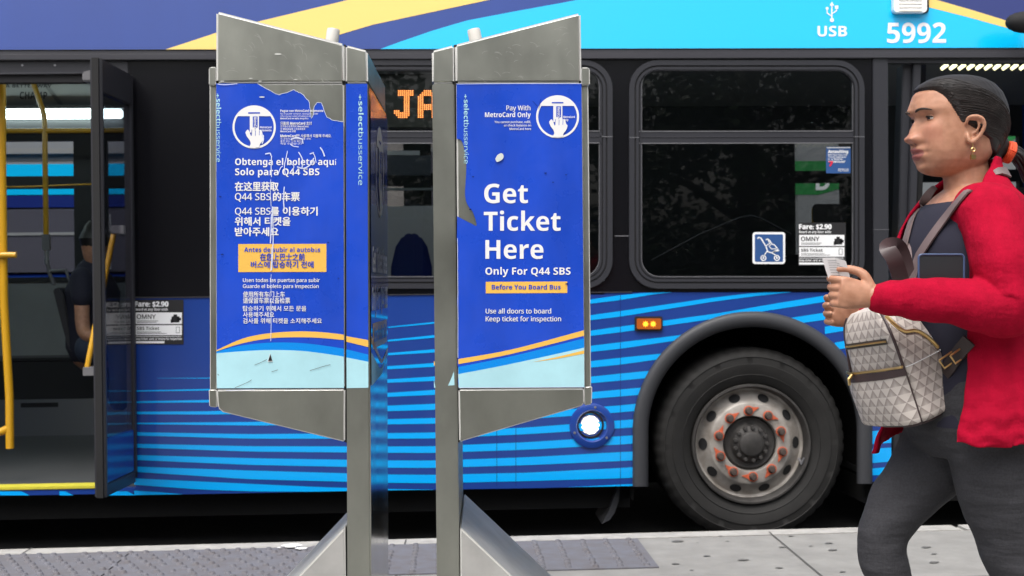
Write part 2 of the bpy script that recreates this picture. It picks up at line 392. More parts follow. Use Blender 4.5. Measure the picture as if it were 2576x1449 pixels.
for s_ in ST:
    x0, x1 = s_[0][0], s_[-1][0]; n = max(2, int((x1-x0)/12)); X = np.linspace(x0, x1, n)
    ker = np.hanning(9); ker /= ker.sum()
    T = [interp(s_, x)[0] for x in X]; Bm = [interp(s_, x)[1] for x in X]
    if n > 12:
        T = np.convolve(np.pad(T, 4, mode='reflect', reflect_type='odd'), ker, 'valid'); Bm = np.convolve(np.pad(Bm, 4, mode='reflect', reflect_type='odd'), ker, 'valid')
    T, Bm = np.array(T), np.array(Bm); dx = np.abs(X-AX); ya = np.where(dx < 286, AY-np.sqrt(np.maximum(0, 286.**2-dx**2)), 9999)
    Bm = np.where(Bm > ya, np.maximum(ya, T), Bm) ; hid = T >= ya
    V = on(0)(list(zip(X, T))+list(zip(X, Bm)), .0015); c = 'bus_cyan'
    m.add(V, [(i, n+i, n+i+1, i+1) for i in range(n-1) if not (hid[i] or hid[i+1])], c)
m.build('stripes', body_low, smooth=False)
m = MB()                                      # panel joints and skirt edge
for px in (1249, 1297, 1560): m.sheet([[(px, 742), (px+1.3, 742), (px+1.3, 1222), (px, 1222)]], 'bus_navy', lambda P: on(0)(P, .0022))
m.build('panel_joint', body_low, smooth=False)
# upper panel, leaning slightly back
zr0 = W1(1288, 126, BY)[2]
UPL = Plane((0, BY, zr0), (0, -1, math.tan(R(7))))
m = MB(); xr = 4.1
def upz(x, z): return (x, BY+(z-zr0)*math.tan(R(7)), z)
m.add([upz(xl, zr0), upz(xr, zr0), upz(xr, zr0+.72), upz(xl, zr0+.72)], [(0, 1, 2, 3)], 'bus_blue')
pf = [(BY+.0884, zr0+.72), (BY+.125, zr0+.82), (BY+.24, zr0+.90), (BY+.4, zr0+.93), (BY+2.1, zr0+.93), (BY+2.37, zr0+.88), (BY+2.5, zr0+.72), (BY+2.55, zr0)]
n = len(pf); m.add([(xl, y, z) for y, z in pf]+[(xr, y, z) for y, z in pf], [(i, n+i, n+i+1, i+1) for i in range(n-1)], 'bus_blue')
up = m.build('upper_panel', bus)
m = MB(); uf = lambda P, k: UPL.px(P, k)
m.sheet([[(412,126),(480,104),(543,83),(660,52),(760,28),(880,-1),(1100,-48),(1480,-62),(1234,-1),(1089,30),(939,62),(855,87),(790,107),(735,126)]], 'bus_yellow', lambda P: uf(P, .0015))
m.sheet([[(950,126),(1010,104),(1089,77),(1174,52),(1289,30),(1459,-1),(1700,-40),(1990,-52),(2120,-28),(2239,-2),(2334,18),(2434,43),(2534,71),(2620,98),(2690,122)]], 'bus_bright_cyan', lambda P: uf(P, .0015))
m.sheet([[(2120,-42),(2239,-29),(2359,1),(2450,27),(2534,53),(2620,82),(2740,122),(2690,122),(2620,98),(2534,71),(2434,43),(2334,18),(2239,-2),(2120,-28)]], 'bus_yellow', lambda P: uf(P, .002))
m.sheet([[(2120,-60),(2560,-70),(2900,60),(2900,121),(2740,122),(2620,82),(2534,53),(2450,27),(2359,1),(2239,-29)]], 'bus_navy', lambda P: uf(P, .001))
m.build('livery_swoosh', up, smooth=False)
m = MB()
ulf = lambda P, k=0: UPL.px(P, k+.003)
text(m, '5992', ulf, 2231, 2379, 108, 50, 'bus_white')
text(m, 'USB', ulf, 2056, 2130, 92, 26, 'bus_white')
for pts, wd in [([(2092,12),(2092,50)],3), ([(2092,42),(2080,33),(2080,24)],2.6), ([(2092,36),(2104,27),(2104,20)],2.6)]: m.ribbon2d(pts, wd, 'bus_white', lambda P: ulf(P, .001))
def pxdisc(mb, cx, cy, r, mt, fn, n=24, ry=None): mb.sheet([[(cx+r*math.cos(2*math.pi*k/n), cy+(ry or r)*math.sin(2*math.pi*k/n)) for k in range(n)]], mt, fn)
pxdisc(m, 2092, 51, 5.2, 'bus_white', lambda P: ulf(P, .002)); pxdisc(m, 2080, 22, 3.6, 'bus_white', lambda P: ulf(P, .002))
m.sheet([[(2100,15),(2108,15),(2108,23),(2100,23)]], 'bus_white', lambda P: ulf(P, .002)); m.sheet([[(2092,5),(2098,15),(2086,15)]], 'bus_white', lambda P: ulf(P, .002))
m.build('lettering', up, smooth=False)
def rrect(x0, y0, x1, y1, r, n=8):
    o = []
    for cx, cy, a0 in [(x1-r, y0+r, -90), (x1-r, y1-r, 0), (x0+r, y1-r, 90), (x0+r, y0+r, 180)]:
        o += [(cx+r*math.cos(R(a0+90*k/n)), cy+r*math.sin(R(a0+90*k/n))) for k in range(n+1)]
    return o
# white counter housing on the panel and the black mirror lobe at the right edge
m = MB(); pu = UPL.off(-.045)
m.prism(pu.px(rrect(2249, -40, 2332, 31, 9)), (0, .04, 0), 'bus_white')
for k in range(5): m.prism(UPL.off(-.049).px([(2262, -12+9*k), (2320, -12+9*k), (2320, -8+9*k), (2262, -8+9*k)]), (0, .006, 0), 'plastic_white')
b_ = m.build('sensor_housing', up, bevel=.006); m = MB(); m.prism(UPL.off(-.012).px(rrect(2244, -44, 2337, 33, 10)), (0, .01, 0), 'rubber_black'); m.build('gasket', b_)
m = MB(); c = YP(BY-.16).px([(2588, 56)])[0]
V = []; nn = 20
for i in range(11):
    t = math.pi*i/10; rr = math.sin(t)**.8
    for k in range(nn):
        a = 2*math.pi*k/nn; V.append((c[0]-.115*math.cos(t), c[1]+.06*rr*math.cos(a), c[2]+.055*rr*math.sin(a)))
m.add(V, [(i*nn+k, i*nn+(k+1) % nn, (i+1)*nn+(k+1) % nn, (i+1)*nn+k) for i in range(10) for k in range(nn)], 'rubber_black')
m.tube([c+np.array([.05, .02, .0]), c+np.array([.09, .17, .06])], .016, 'rubber_black')
m.build('wing_mirror', bus)
# dark trim rail between upper panel and window band
m = MB()
za, zbm, zc = W1(1288, 126, BY)[2], W1(1288, 137, BY)[2], W1(1288, 150, BY)[2]
m.box((xl, BY-.014, zbm), (xr, BY+.02, za), 'rail_grey'); m.box((xl, BY-.024, zc), (xr, BY+.02, zbm+.004), 'rail_grey'); m.box((xl, BY-.018, za-.001), (xr, BY+.02, za+.004), 'seam')
m.build('trim_rail', bus, bevel=.005, seg=3)
# black window band
WA = (1583, 151, 2175, 726, 72); WB = (800, 151, 1541, 726, 72)
gaA = (1615, 172, 2145, 695, 44); gaB = (832, 172, 1507, 695, 44)
m = MB(); f0 = on(0)
def band(x0, x1, y0=146, y1=752, mt='bus_black', w=.0): m.prism(on(w)([(x0, y0), (x1, y0), (x1, y1), (x0, y1)]), (0, .018, 0), mt)
band(323, WB[0]+20, y1=747); band(WB[2]-20, WA[0]+20, y1=736); band(WA[2]-20, 2197, y1=733)
for g in (WA, WB): band(g[0]+20, g[2]-20, 146, g[1]+21); band(g[0]+20, g[2]-20, g[3]-19, 741 if g is WB else 735.5)
m.box((xl, BY, zt), (xdoor, BY+.02, zc), 'bus_black')
m.build('window_band', bus, smooth=False)
m = MB(); m.box((W1(338,747,BY)[0], BY-.006, W1(1100,742,BY)[2]), (W1(1590,735,BY)[0], BY+.01, W1(1100,739,BY)[2]), 'rail_grey')
m.prism(on(-.012)([(2196, 146), (2234, 146), (2236, 733), (2198, 733)]), (0, .02, 0), 'frame_dark'); m.build('pillar_trim', bus, bevel=.002)
m = MB()
for a, b in (((1546, 592.5), (1582, 594.5)), ((2197, 577), (2236, 578))): m.sheet([[a, (b[0], a[1]), b, (a[0], b[1])]], 'bead', lambda P: on(-.012)(P, .002))
m.build('bead', bus, smooth=False)
def ring(m, o, i, w0, d, mt, mtin=None):      # rounded frame between two rounded outlines
    a = on(w0)(rrect(*o)); b_ = on(w0)(rrect(*i)); n = len(a); dv = np.array([0, d, 0])
    m.add(np.vstack([a, b_, a+dv, b_+dv]), [(k, n+k, n+(k+1) % n, (k+1) % n) for k in range(n)]+[(k, (k+1) % n, 2*n+(k+1) % n, 2*n+k) for k in range(n)]+[(n+k, 3*n+k, 3*n+(k+1) % n, n+(k+1) % n) for k in range(n)], mt)
def inset(g, d): return (g[0]+d, g[1]+d, g[2]-d, g[3]-d, max(4, g[4]-d))
for g, ga, bx in ((WA, gaA, (1608, 2148)), (WB, gaB, (824, 1514))):
    m = MB()
    ring(m, g, inset(g, 13), -.016, .03, 'frame_dark'); ring(m, inset(g, 13.2), inset(g, 17), -.009, .03, 'frame_groove'); ring(m, inset(g, 17.2), inset(g, 24), -.015, .03, 'frame_dark')
    ring(m, inset(g, 24.2), inset(g, 27), -.007, .03, 'frame_groove'); ring(m, inset(g, 27.2), (ga[0]-1.5, ga[1]-1.5, ga[2]+1.5, ga[3]+1.5, ga[4]+2), -.011, .03, 'frame_dark')
    ring(m, (ga[0]-1.7, ga[1]-1.7, ga[2]+1.7, ga[3]+1.7, ga[4]+2), ga, -.006, .02, 'bead')
    wn = m.build('window', bus)
    m = MB(); m.prism(on(-.008)([(bx[0], 329), (bx[1], 328), (bx[1], 360), (bx[0], 361)]), (0, .02, 0), 'frame_dark')
    for y in (329.5, 343.5, 359.5): m.prism(on(-.011)([(bx[0], y), (bx[1], y-1), (bx[1], y+.9), (bx[0], y+1.9)]), (0, .005, 0), 'bead' if y != 343.5 else 'rail_grey')
    m.prism(on(-.0175)([(g[0], 345), (bx[0], 345), (bx[0], 346.6), (g[0], 346.6)]), (0, .01, 0), 'bead'); m.prism(on(-.0175)([(bx[1], 343), (g[2], 343), (g[2], 344.6), (bx[1], 344.6)]), (0, .01, 0), 'bead')
    m.build('transom', wn)
    m = MB(); m.sheet([rrect(*ga)], 'tinted_glass', lambda P: on(.006)(P)); m.build('pane', wn, smooth=False)
    winA = wn if g is WA else None or globals().get('winA')
    if g is WA: WIN_A = wn
    else: WIN_B = wn
# LED side sign inside the upper pane
m = MB(); m.prism(on(.03)([(846, 186), (1440, 186), (1440, 322), (846, 322)]), (0, .05, 0), 'led_back'); led = m.build('destination_sign', bus, bevel=.004)
GL = {'J': ["..########"]*3+[".....###.."]*7+["###..###..", "########..", ".#######..", "..#####..."],
      'A': ["...####...", "..######..", ".########."]+["###....###"]*4+["##########"]*3+["###....###"]*4,
      'M': ["###....###", "####..####", "##########", "##########"]+["###.##.###"]*4+["###....###"]*6, 'I': ["########"]*3+["..####.."]*8+["########"]*3,
      'C': ["..#######.", ".#########", "##########"]+["###......."]*8+["##########", ".#########", "..#######."]}
m = MB()
def led_dot(px, py): pxdisc(m, px, py, 2.05, 'led_lit', lambda P: on(.03)(P, .0015), 8); pxdisc(m, px, py, 1.25, 'led_core', lambda P: on(.03)(P, .0022), 6)
for ch, ox in (('J', 993), ('A', 1053), ('M', 1113), ('A', 1173), ('I', 1233), ('C', 1283), ('A', 1343)):
    for r_, row_ in enumerate(GL[ch]):
        for c_, q in enumerate(row_):
            if q == '#': led_dot(ox+c_*5.0, 229+r_*5.05)
m.build('dot_matrix', led, smooth=False)
# fender round the wheel arch
m = MB(); sec = [(302, 0.0), (300, -.028), (293, -.04), (281, -.042), (270, -.034), (263, -.012), (262, .09)]
outl = []
for r_, w_ in sec: outl.append(on(w_)(arch(r_, 48, 1217, 1224)))
n = len(outl[0]); m.add(np.vstack(outl), [(i*n+k, i*n+k+1, (i+1)*n+k+1, (i+1)*n+k) for i in range(len(sec)-1) for k in range(n-1)], 'fender_grey')
m.build('fender', bus, sharp=60)
m = MB()                                      # dark wheel housing
wv = on(.03)(arch(300, 30, 1260, 1260)); wv[:, 1] = BY+.03
m.add(np.vstack([wv, wv+np.array([0, .9, 0])]), [(k, k+1, len(wv)+k+1, len(wv)+k) for k in range(len(wv)-1)], 'underside')
q = wv+np.array([0, .9, 0]); m.add(q, [tuple(range(len(q)))], 'underside'); m.build('wheel_housing', bus, smooth=False)
# front wheel
wc = W1(1890, 1117, BY+.04); m = MB(); TR = .489
prof = [(TR*.60, .09), (TR*.62, .02), (TR*.64, .008), (TR*.70, -.002), (TR*.72, -.008), (TR*.725, -.005), (TR*.80, -.016), (TR*.83, -.017), (TR*.835, -.013), (TR*.90, -.010), (TR*.905, -.014), (TR*.945, -.004), (TR*.965, .006), (TR*.985, .022), (TR, .04), (TR, .27), (TR*.97, .29)]
wheel = root('wheel', (0, 0, 0)); wheel.parent = bus; ROOTM[wheel.name] = ROOTM[bus.name]
# sub-parts sit under an empty at the bus origin
m.lathe(wc, prof, 'tyre', 192, lambda i, k: 1-(.012 if 11 <= i <= 14 and (k % 4) == 0 else 0)-(.004 if i in (7, 8, 9) and (k % 12) < 2 else 0)); tyre = m.build('tyre', wheel, sharp=50)
K = TR/245.                                   # metres per px at the wheel
m = MB(); rp = [(152, .006), (150, -.006), (147, -.008), (144, .0), (142, .03), (139, .060), (134, .064), (130, .060), (108, .031), (104, .020), (101, .017), (72, .017), (70, .022), (69, .055)]
m.lathe(wc, [(a*K, b) for a, b in rp], 'rim_paint', 96)
m.v = m.v; rim = m.build('rim', wheel, sharp=40)
m = MB(); m.lathe(wc, [(153*K, .004), (151.5*K, -.009), (147*K, -.0095), (143*K, .0), (139.5*K, .045)], 'rim_dark', 96); m.build('rim_flange', wheel)
for k in range(10):
    a = R(90+18+36*k); r_ = 120*K; c = np.array([wc[0]+r_*math.cos(a), wc[1]+.0435, wc[2]+r_*math.sin(a)])
    m = MB(); er = np.array([math.cos(a), 0, math.sin(a)]); et = np.array([-math.sin(a), 0, math.cos(a)]); er2 = er*.835+np.array([0, .55, 0])
    m.add([c+er2*12*K*math.cos(t)+et*15*K*math.sin(t)-np.array([0, .0005, 0]) for t in np.linspace(0, 2*math.pi, 20, endpoint=False)], [tuple(range(20))], 'rubber_black'); m.build('hand_hole', rim, smooth=False)
m = MB(); hp = [(69, .05), (66, .04), (62, .034), (58, .040), (50, .040), (46, .028), (44, .012), (38, .006), (33, .002), (30, -.012), (26, -.016), (0.5, -.018)]
m.lathe(wc, [(a*K, b) for a, b in hp], 'rim_dark', 64)
for k in range(13):
    a = 2*math.pi*k/13; m.disc((wc[0]+41.5*K*math.cos(a), wc[1]-.001, wc[2]+41.5*K*math.sin(a)), 5*K, 'nut_rust', 10)
    m.lathe((wc[0]+41.5*K*math.cos(a), wc[1], wc[2]+41.5*K*math.sin(a)), [(5.6*K, .012), (5.6*K, .0), (4.6*K, -.006), (.3*K, -.007)], 'rim_dark', 10)
m.build('hub', wheel)
for k in range(10):
    a = R(93+36*k); c = (wc[0]+84*K*math.cos(a), wc[1]+.017, wc[2]+84*K*math.sin(a))
    m = MB(); m.lathe(c, [(10.5*K, 0), (10.5*K, -.008), (8.8*K, -.012), (8.2*K, -.03), (7*K, -.036), (.3*K, -.037)], 'nut_rust', 12); nut = m.build('wheel_nut', wheel, sharp=25)
    m = MB(); ad = a-R(90)-R(8 if k % 3 else -14); e1 = np.array([math.cos(ad), 0, math.sin(ad)]); e2 = np.array([-math.sin(ad), 0, math.cos(ad)])
    cc = np.array(c)-np.array([0, .0065, 0]); m.prism([cc+e2*10*K, cc-e2*10*K, cc+e1*29*K], (0, .004, 0), 'indicator_orange')
    m.lathe((c[0], c[1]-.001, c[2]), [(13*K, 0), (13*K, -.006), (9.5*K, -.007)], 'indicator_orange', 16); m.build('nut_indicator', nut, smooth=False)
m = MB(); v0 = wc+np.array([138*K*math.cos(R(-22)), -.004, 138*K*math.sin(R(-22))]); m.tube([v0+np.array([0, .05, .02]), v0, v0+np.array([.012, -.006, .03])], [.006, .007, .004], 'bead'); m.build('valve', wheel)
# mud flap, marker lamp, docking lamp
m = MB(); m.prism(on(.10)([(1556, 1224), (1560, 1228), (1556, 1262), (1546, 1290), (1534, 1308), (1514, 1318), (1530, 1290), (1545, 1250)]), (0, .3, 0), 'fender_grey'); m.build('mud_flap', bus)
m = MB(); m.prism(on(-.012)(rrect(1597, 796, 1667, 833, 5)), (0, .012, 0), 'rubber_black'); ml = m.build('marker_lamp', bus, bevel=.003)
m = MB(); m.prism(on(-.02)(rrect(1602, 801, 1663, 828, 4)), (0, .009, 0), 'amber_lens')
for cx in (1624, 1643): m.sheet([[(cx+(8.5 if k % 2 == 0 else 4)*math.cos(math.pi*k/8), 815+(8.5 if k % 2 == 0 else 4)*math.sin(math.pi*k/8)) for k in range(16)]], 'amber_lit', lambda P: on(-.02)(P, .002))
m.build('lens', ml, smooth=False)
dc = W1(1489, 1071, BY); k_ = 1/500.; m = MB()
m.lathe(dc, [(57*k_, 0), (56*k_, -.010), (52*k_, -.013), (40*k_, -.016), (37*k_, -.010), (34*k_, .02)], 'bus_blue', 48)
for a in (80, 200, 320): m.lathe((dc[0]+47*k_*math.cos(R(a)), dc[1]-.012, dc[2]+47*k_*math.sin(R(a))), [(3.5*k_, 0), (3*k_, -.005), (.1*k_, -.006)], 'bead', 8)
dl = m.build('docking_lamp', bus)
dc2 = dc+np.array([-4*k_, 0, 2*k_]); m = MB(); m.lathe(dc2, [(36*k_, .02), (34*k_, -.004), (30*k_, -.008), (28*k_, .004)], 'rubber_black', 40); m.build('bezel', dl)
m = MB(); m.lathe(dc2, [(28*k_, .004), (24*k_, .0), (.2*k_, -.004)], 'plastic_white', 32)
for r_, c_ in ((0, 1), (9, 6), (18, 11)):
    for q in range(c_): m.disc((dc2[0]+r_*k_*math.cos(2*math.pi*q/c_), dc2[1]-.007, dc2[2]+r_*k_*math.sin(2*math.pi*q/c_)), 4.6*k_, 'lamp_lit', 10)
m.build('lens', dl, smooth=False)

# stickers on the bus
def fare_sticker(fn, X, Y, s, parent, base):
    m = MB(); A = lambda x, y: (X+(x-338)*s, Y+(y-754)*s)
    def rect(x0, y0, x1, y1, mt, k): m.sheet([[A(x0, y0), A(x1, y0), A(x1, y1), A(x0, y1)]], mt, lambda P: fn(P, k))
    rect(338, 754, 462, 866, 'black_ink', .001); st = m.build('fare_sticker', parent, smooth=False); m = MB()
    rect(340, 786, 458, 815, 'bus_white', .002); rect(340, 818, 458, 843, 'bus_white', .002); rect(340, 858, 414, 863.5, 'bus_white', .002)
    f2 = lambda P, k: fn(P, .002+k)
    def t(s_, x0, x1, y, c, mt, **kw): (a, y_), (b_, _) = A(x0, y), A(x1, y); text(m, s_, f2, a, b_, y_, c*s, mt, **kw)
    t('Fare: $2.90', 340, 424, 771, 12.5, 'bus_white', dil=.6); t('Board at any door with:', 340, 424, 781.5, 6.5, 'bus_white')
    t('OMNY', 345, 392, 802, 11, 'black_ink', b=False, dil=.35); t('SBS Ticket', 345, 401, 830, 8, 'black_ink')
    for i, (x1, y) in enumerate([(398, 807.5), (394, 811), (406, 835.5), (420, 839)]): rect(345, y-.9, x1, y+.5, 'interior_mid', .0025)
    t('Keep ticket, card, or device for inspection', 340, 458, 855, 5.5, 'bus_white')
    rect(340, 846, 456, 847.2, 'bus_white', .002)
    for q in [(432, 796, 452, 811), (437, 791, 446, 797), (446, 799, 456, 806), (430, 803, 436, 812)]: rect(*q, 'black_ink', .0028)
    rect(443, 822, 453, 838, 'bead', .0028); rect(444.5, 823.5, 451.5, 836.5, 'bus_white', .0032)
    m.build('lettering', st, smooth=False)
fare_sticker(lambda P, k: on(0)(P, .0022+k), 338, 754, 1.0, bus, 0)
fare_sticker(lambda P, k: on(.006)(P, .001+k), 2008, 560, .965, WIN_A, 0)
fn = lambda P, k: on(.006)(P, k)
m = MB(); m.sheet([rrect(1893, 584, 1975, 664, 7)], 'bus_white', lambda P: fn(P, .001)); st = m.build('pushchair_sticker', WIN_A, smooth=False); m = MB()
mat('sticker_blue', (.025, .085, .26), .4); mat('sticker_red', (.7, .02, .06), .4)
m.sheet([rrect(1898.5, 589.5, 1969.5, 658.5, 3)], 'sticker_blue', lambda P: fn(P, .002))
g3 = lambda P: fn(P, .003)
m.ribbon2d([(1905,600),(1909,597),(1914,599),(1926,619),(1931,633),(1940,636),(1958,627)], 3, 'bus_white', g3)
m.ribbon2d([(1926,604),(1931,601),(1936,605),(1941,614),(1948,616),(1954,624),(1960,630),(1944,634)], 2.6, 'bus_white', g3)
m.ribbon2d([(1926,619),(1936,612),(1931,602)], 2.4, 'bus_white', g3); m.ribbon2d([(1941,614),(1934,619),(1940,626),(1952,626)], 2.2, 'bus_white', g3)
m.ribbon2d([(1929,632),(1922,643),(1919,648)], 2.4, 'bus_white', g3); m.ribbon2d([(1940,636),(1950,641),(1953,647)], 2.4, 'bus_white', g3)
for cx in (1920, 1954):
    m.sheet([[(cx+7.5*math.cos(t), 649+7.5*math.sin(t)) for t in np.linspace(0, 6.28, 24, endpoint=False)], [(cx+5*math.cos(t), 649+5*math.sin(t)) for t in np.linspace(0, 6.28, 24, endpoint=False)]], 'bus_white', g3); pxdisc(m, cx, 649, 2.4, 'bus_white', g3, 12)
m.build('pictogram', st, smooth=False)
m = MB(); m.sheet([rrect(2078, 369, 2140, 436, 2)], 'sticker_blue', lambda P: fn(P, .001)); st = m.build('warning_sticker', WIN_A, smooth=False); m = MB()
m.sheet([[(2080, 370.5), (2139, 370), (2139, 372.6), (2080, 373)]], 'bus_white', lambda P: fn(P, .002))
f2 = lambda P, k: fn(P, .0015+k)
text(m, 'Assaulting', f2, 2083, 2133, 385, 7.5, 'bus_white', dil=.3)
for i, (tx, x1) in enumerate([('MTA New York City', 2131), ('Transit employees', 2128), ('is a felony,', 2120), ('punishable by up to', 2126)]): text(m, tx, f2, 2083, x1, 391.5+5.2*i, 3.6, 'bus_white')
text(m, '7', f2, 2084, 2095, 418, 12, 'sticker_red', dil=.8); text(m, 'years in prison', f2, 2096, 2124, 409.5, 3.6, 'bus_white')
text(m, 'MTA New York', f2, 2108, 2134, 427, 3, 'bus_white'); text(m, 'City Transit', f2, 2108, 2134, 431, 3, 'bus_white')
m.build('lettering', st, smooth=False)

# ---- interior seen through the doors and windows
fz = W1(120, 1222, BY+.1)[2]                  # bus floor
FWY = BY+2.44                                 # inner face of the far side
ceil_z = fz+2.40
wxa, wxb = W1(AX-300, 1100, BY)[0], W1(AX+300, 1100, BY)[0]
m = MB(); m.box((xl, BY+.06, fz-.03), (wxa, FWY, fz), 'bus_floor'); m.box((wxa, BY+.94, fz-.03), (wxb, FWY, fz), 'bus_floor'); m.box((wxb, BY+.06, fz-.03), (xr, FWY, fz), 'bus_floor'); m.build('bus_floor', bus, smooth=False)
m = MB(); s1 = W1(0, 1212, BY)[2]
xr1 = W1(243, 1212, BY)[0]
m.box((xdoor, BY-.005, W1(120, 1231, BY)[2]), (xr1, BY+.10, fz+.012), 'yellow_step'); m.box((xdoor, BY+.1, fz), (xr1, BY+.115, fz+.004), 'rubber_black')
m.build('door_step', bus, bevel=.004)
m = MB(); m.box((xdoor, BY, zb+.01), (W1(342, 1240, BY)[0], BY+.05, W1(120, 1232, BY)[2]), 'bus_blue')
for a, b in ((-330, 75), (150, 185), (240, 341)): m.sheet([[(a, 1236), (b-20, 1236), (b, 1246), (a, 1246)]], 'bus_cyan', lambda P: on(0)(P, .002))
m.build('sill_panel', bus, smooth=False)
m = MB(); m.box((xl+.1, BY+.15, RZ+.17), (wxa, FWY, fz-.05), 'underside'); m.box((wxa, BY+.95, RZ+.17), (wxb, FWY, fz-.05), 'underside'); m.box((wxb, BY+.15, RZ+.17), (xr-.1, FWY, fz-.05), 'underside'); m.build('chassis', bus, smooth=False)
m = MB()                                      # end walls
for x in (xl, xr-.04): m.box((x, BY+.02, zb), (x+.04, FWY+.08, zr0+.6), 'bus_blue')
m.build('end_panel', bus, smooth=False)
m = MB(); m.box((W1(2900, 900, BY)[0], BY, zb), (xr, BY+.02, zr0), 'bus_blue'); m.build('front_corner', bus, smooth=False)
# far wall with window openings: (x0,x1) bays between pillars, px at the wall
def fw(px, py): return W1(px, py, FWY)
zsill, zlow1, zup0, ztop = fw(100, 705)[2], fw(100, 474)[2], fw(100, 443)[2], fw(100, 354)[2]
bays = [(fw(-640, 0)[0], fw(-215, 0)[0]), (fw(-170, 0)[0], fw(180, 0)[0]), (fw(262, 0)[0], fw(600, 0)[0]), (fw(690, 0)[0], fw(1010, 0)[0]), (fw(1080, 0)[0], fw(1400, 0)[0]), (fw(1995, 0)[0], fw(2112, 0)[0]), (fw(2300, 0)[0], fw(2560, 0)[0])]
m = MB(); xs = [xl]+[q for b in bays for q in b]+[xr]
for i in range(0, len(xs), 2): m.box((xs[i], FWY, zsill), (xs[i+1], FWY+.06, ztop), 'interior_dark')
m.box((xl, FWY, ztop), (xr, FWY+.06, ceil_z), 'interior_dark')
for a, b in bays: m.box((a, FWY, zlow1), (b, FWY+.06, zup0), 'interior_dark')
z1, z2, z3 = fw(100, 893)[2], fw(100, 906)[2], fw(100, 1003)[2]
m.box((xl, FWY-.04, z1), (xr, FWY+.06, zsill), 'interior_grey'); m.box((xl, FWY-.06, z2), (xr, FWY+.06, z1), 'interior_mid')
m.box((xl, FWY-.05, z3), (xr, FWY+.06, z2), 'interior_dark'); m.box((xl, FWY-.075, fz), (xr, FWY+.06, z3), 'kick_strip')
m.box((xl, FWY-.06, zsill-.01), (xr, FWY+.03, zsill+.02), 'interior_dark'); m.box((xl, FWY+.06, zb), (xr, FWY+.08, zsill), 'bus_blue')
m.build('far_wall', bus, smooth=False)
m = MB()
for a, b in ((62, 155), (-100, -30), (330, 500)): m.box((fw(a, 1010)[0], FWY-.08, fw(90, 1022)[2]), (fw(b, 1010)[0], FWY-.07, fw(90, 1011)[2]), 'interior_dark')
for a, b in ((38, 250),): m.box((fw(a, 1010)[0], FWY-.064, fw(90, 905)[2]), (fw(b, 1010)[0], FWY-.055, fw(90, 899)[2]), 'interior_dark')
m.build('kick_vent', bus, smooth=False)
for a, b in bays:
    m = MB(); m.add([(a, FWY+.03, zsill), (b, FWY+.03, zsill), (b, FWY+.03, ztop), (a, FWY+.03, ztop)], [(0, 1, 2, 3)], 'far_glass'); m.build('far_pane', bus, smooth=False)
m = MB(); m.box((xl, BY+.14, ceil_z), (xr, FWY, ceil_z+.03), 'interior_grey')
yA = BY+1.75; zcv = fw(100, 276)[2]
m.add([(xl, yA-.1, ceil_z), (xr, yA-.1, ceil_z), (xr, FWY-.02, zcv), (xl, FWY-.02, zcv)], [(0, 1, 2, 3)], 'interior_grey')
m.build('ceiling', bus, smooth=False)
AP = Plane((0, yA-.1, ceil_z), (0, -(ceil_z-zcv), -(FWY-.02-yA+.1)))
if AP.n[1] > 0: AP.n = -AP.n
for (a, b, wd) in ((-150, 160, 'CHAMP'), (172, 420, None)):
    m = MB(); xa, xb = fw(a, 240)[0], fw(b, 240)[0]
    def apt(x, t): p0 = np.array([x, yA-.1, ceil_z]); p1 = np.array([x, FWY-.02, zcv]); return p0+(p1-p0)*t+AP.n*.006
    m.add([apt(xa, .96), apt(xb, .96), apt(xb, .1), apt(xa, .1)], [(0, 1, 2, 3)], 'ad_card'); ad = m.build('advert_card', bus, smooth=False)
    if wd:
        m = MB(); text(m, 'CHAMP', lambda P, k: AP.px(P, .008+k), 50, 119, 246, 18, 'interior_dark'); text(m, 'A BETTER WAY', lambda P, k: AP.px(P, .008+k), 14, 130, 217, 8, 'interior_dark')
        m.build('lettering', ad, smooth=False)
m = MB(); tz0, tz1 = W1(100, 299, FWY-.16)[2], W1(100, 276, FWY-.16)[2]
m.box((xl+2, FWY-.2, tz0), (W1(309, 280, FWY-.16)[0], FWY-.14, tz1), 'tube_lit'); m.build('ceiling_lamp', bus, bevel=.01)
m = MB(); m.box((xl+2, BY+.28, ceil_z-.09), (xr-1., BY+.36, ceil_z-.03), 'tube_lit'); m.build('ceiling_lamp', bus, bevel=.01)  # near-side lamp row, out of view, added to brighten the interior
m = MB(); m.box((xl+2, FWY-.22, tz1), (W1(450, 280, FWY-.16)[0], FWY-.1, tz1+.02), 'interior_mid'); m.box((xl+2, FWY-.13, W1(100, 326, FWY-.1)[2]), (W1(450, 280, FWY-.16)[0], FWY-.02, tz0-.005), 'interior_mid'); m.build('lamp_housing', bus, smooth=False)
m = MB()                                      # front doorway lamp strip of slanted bulbs
LP = YP(BY+.55)
for k in range(12): m.tube(LP.px([(2368+22*k, 174), (2383+22*k, 162)]), [.0095, .0115], 'bulb_lit', 8)
m.build('doorway_lamp', bus)
